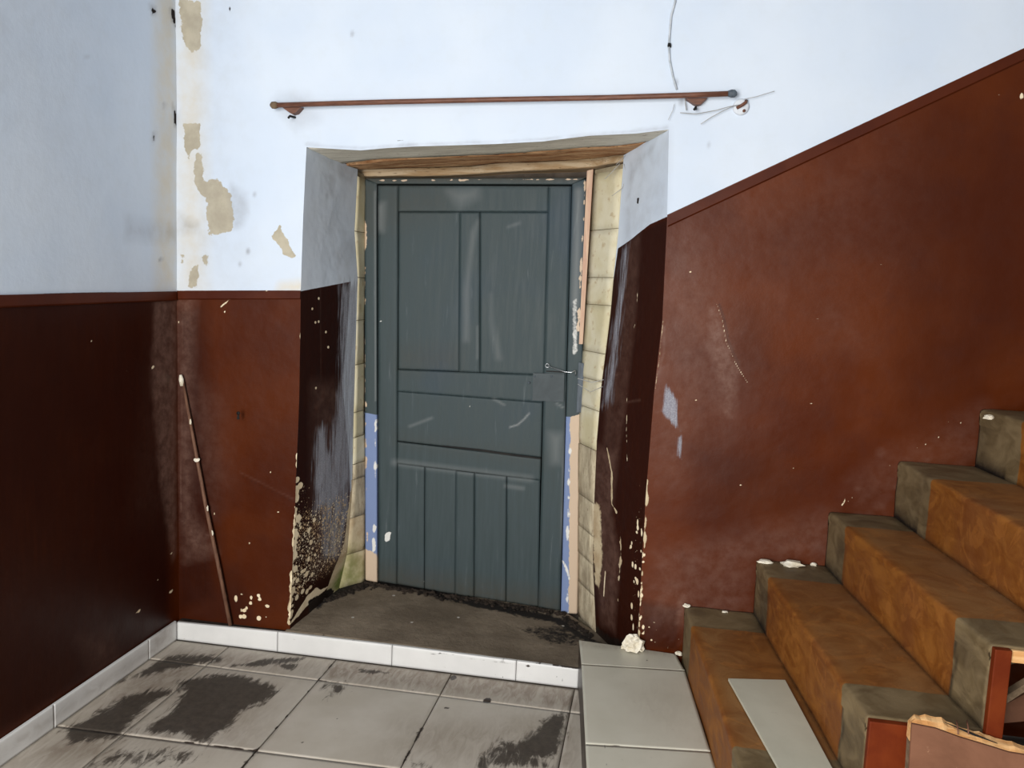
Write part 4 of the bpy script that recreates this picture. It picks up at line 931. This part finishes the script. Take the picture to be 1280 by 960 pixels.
# rod over the door
YR = WY-.045
rodpts = [(344, 131.5), (480, 127.5), (620, 124.5), (760, 122), (860, 119), (914, 117)]
R_ = [U(x, y, 1, YR) for x, y in rodpts]
rod = empty('curtain_rod', tuple((R_[0]+R_[-1])/2), label='thin rusty brown rod fixed on the white wall above the door', cat='rod')
tube('pipe', R_, .0105, RUST, rod, 12)
for p, dd in ((R_[0], -1), (R_[-1], 1)):
    tube('end_knob', [p+np.array([-.012*dd, 0, 0]), p+np.array([.0, 0, 0]), p+np.array([.014*dd, 0, 0]), p+np.array([.022*dd, 0, 0])], [.011, .0155, .0145, .006], DGREY if dd > 0 else OLDW, rod, 12)
for x, y in ((362, 131), (870, 119)):
    c = U(x, y, 1, YR)
    prism('bracket', [(c[0]-.040, YR+.012, c[2]-.008), (c[0]+.045, YR+.012, c[2]-.006), (c[0]+.022, YR+.012, c[2]-.030), (c[0]+.004, YR+.012, c[2]-.034), (c[0]-.006, YR+.012, c[2]-.030)], (0, .036, 0), RUST, rod, .002)
    tube('nail', [(c[0]+.004, WY+.01, c[2]-.042), (c[0]+.002, YR, c[2]-.046), (c[0]-.004, YR-.004, c[2]-.056)], .005, BLACK, rod, 6)
# plaster patch with a hook right of the rod
c = U(926, 134, 1, WY)
hk = empty('wall_hook', tuple(c), label='rusty hook in a round plaster patch at the right end of the rod', cat='hook')
tube('plaster_patch', [(c[0], WY+.012, c[2]), (c[0], WY-.008, c[2]), (c[0], WY-.012, c[2])], [.032, .031, .024], simple('white_filler', (206, 212, 220), (222, 228, 234), 20, .9, .3, .4), hk, 20)
tube('hook', [(c[0]-.016, WY-.014, c[2]-.006), (c[0]+.004, WY-.024, c[2]+.004), (c[0]+.016, WY-.02, c[2]+.014), (c[0]+.018, WY-.012, c[2]+.022)], .0065, RUST, hk, 8)
tube('nail', [(c[0]+.012, WY-.004, c[2]-.016), (c[0]+.012, WY-.018, c[2]-.017)], .006, RUST, hk, 8)
# cable hanging down to the rod
cb = [(845, -30), (844, 2), (839, 20), (837, 42), (836, 57), (837, 75), (841, 95), (846, 112)]
cw = tube('hanging_wire', [U(x, y, 1, WY-.006) for x, y in cb], .0042, simple('grey_white_wire', (168, 176, 182), (198, 204, 210), 30, .8, .3, .2), None, 8); tag(cw, 'thin grey wire running down the white wall to the rod', 'wire')
cn = U(836.5, 57, 1, WY-.008); lump('clip', cn, .007, .006, .010, BLACK, cw, 4)
# cobweb strands
def strand(pts, lab, r=.0011, Y=WY-.02, grp='dusty cobweb strands'):
    o = tube('cobweb_strand', [U(x, y, 1, Y) for x, y in pts], r, WEB, None, 5); tag(o, lab, 'cobweb', grp)
strand([(850, 141), (870, 142.5), (895, 138), (913, 133), (925, 131)], 'dusty cobweb strand sagging from the rod to the plaster patch', .0016)
strand([(876, 155), (890, 146), (905, 138), (918, 132)], 'dusty cobweb strand rising from lower left to the plaster patch', .0014)
strand([(930, 124), (945, 121), (968, 114)], 'dusty cobweb strand reaching right from the plaster patch', .0012)
strand([(843, 130), (841, 138), (835, 150)], 'short cobweb strand hanging under the rod below the wire', .001)
strand([(856, 122), (857, 132), (858, 138)], 'short dark cobweb tuft hanging beside the right rod bracket', .002)
for i, (pts, lab) in enumerate([([(775, 204), (764, 216), (756, 224)], 'cobweb strand across the upper left of the cream brick edging'), ([(780, 205), (783, 222), (778, 235), (765, 245)], 'cobweb strand curling beside the top of the cream brick edging'), ([(786, 190), (778, 198), (770, 206)], 'cobweb strand at the right lintel corner')]): strand(pts, lab, .0013, .40)
strand([(722, 473), (740, 478), (757, 474), (765, 460)], 'loose cobweb strand across the cream bricks beside the latch', .0016, .41)
strand([(722, 480), (738, 490), (756, 482)], 'second loose cobweb strand just below the one beside the latch', .0014, .41)
# plaster lumps and chips
c = U(793, 800, 2, PZ+.02); lump('plaster_lump', (c[0]-.0, .012, PZ+.028), .042, .030, .038, CHALK, None, 5, .25, 3); tag(bpy.data.objects['plaster_lump'], 'cream lump of fallen plaster on the tiled step at the wall corner', 'rubble')
def chip(px, py, z, r, lab, seed, flat=.4):
    p = U(px, py, 2, z+r*flat*.5); y = min(p[1], WY-r*.9-.004)
    o = lump('plaster_chip', (p[0], y, z+r*flat*.6), r, r*.7, r*flat, CHALK, None, seed, .3); tag(o, lab, 'plaster chip')
chip(781, 789, PZ, .012, 'tiny plaster chip just left of the cream lump on the tiled step', 1, .8)
chip(848, 816, PZ, .015, 'white plaster chip on the tiled step at the foot of the first riser', 2, .6)
chip(858, 757, ZK(1), .014, 'white plaster chip on the wall end of the lowest wooden tread', 3, .6)
chip(906, 765, ZK(1), .012, 'pale plaster chip at the wall on the lowest wooden tread', 4, .4)
chip(955, 700, ZK(2), .030, 'flat white plaster flake at the left wall end of the second wooden tread', 6, .25)
chip(984, 694, ZK(2), .045, 'large white plaster flake against the wall on the second wooden tread', 7, .35)
chip(1014, 701, ZK(2), .012, 'small round plaster chip right of the large flake on the second wooden tread', 8, .7)
chip(1236, 522, ZK(5), .018, 'white plaster chip at the wall end of the topmost visible tread', 9, .6)
bpy.context.view_layer.update()
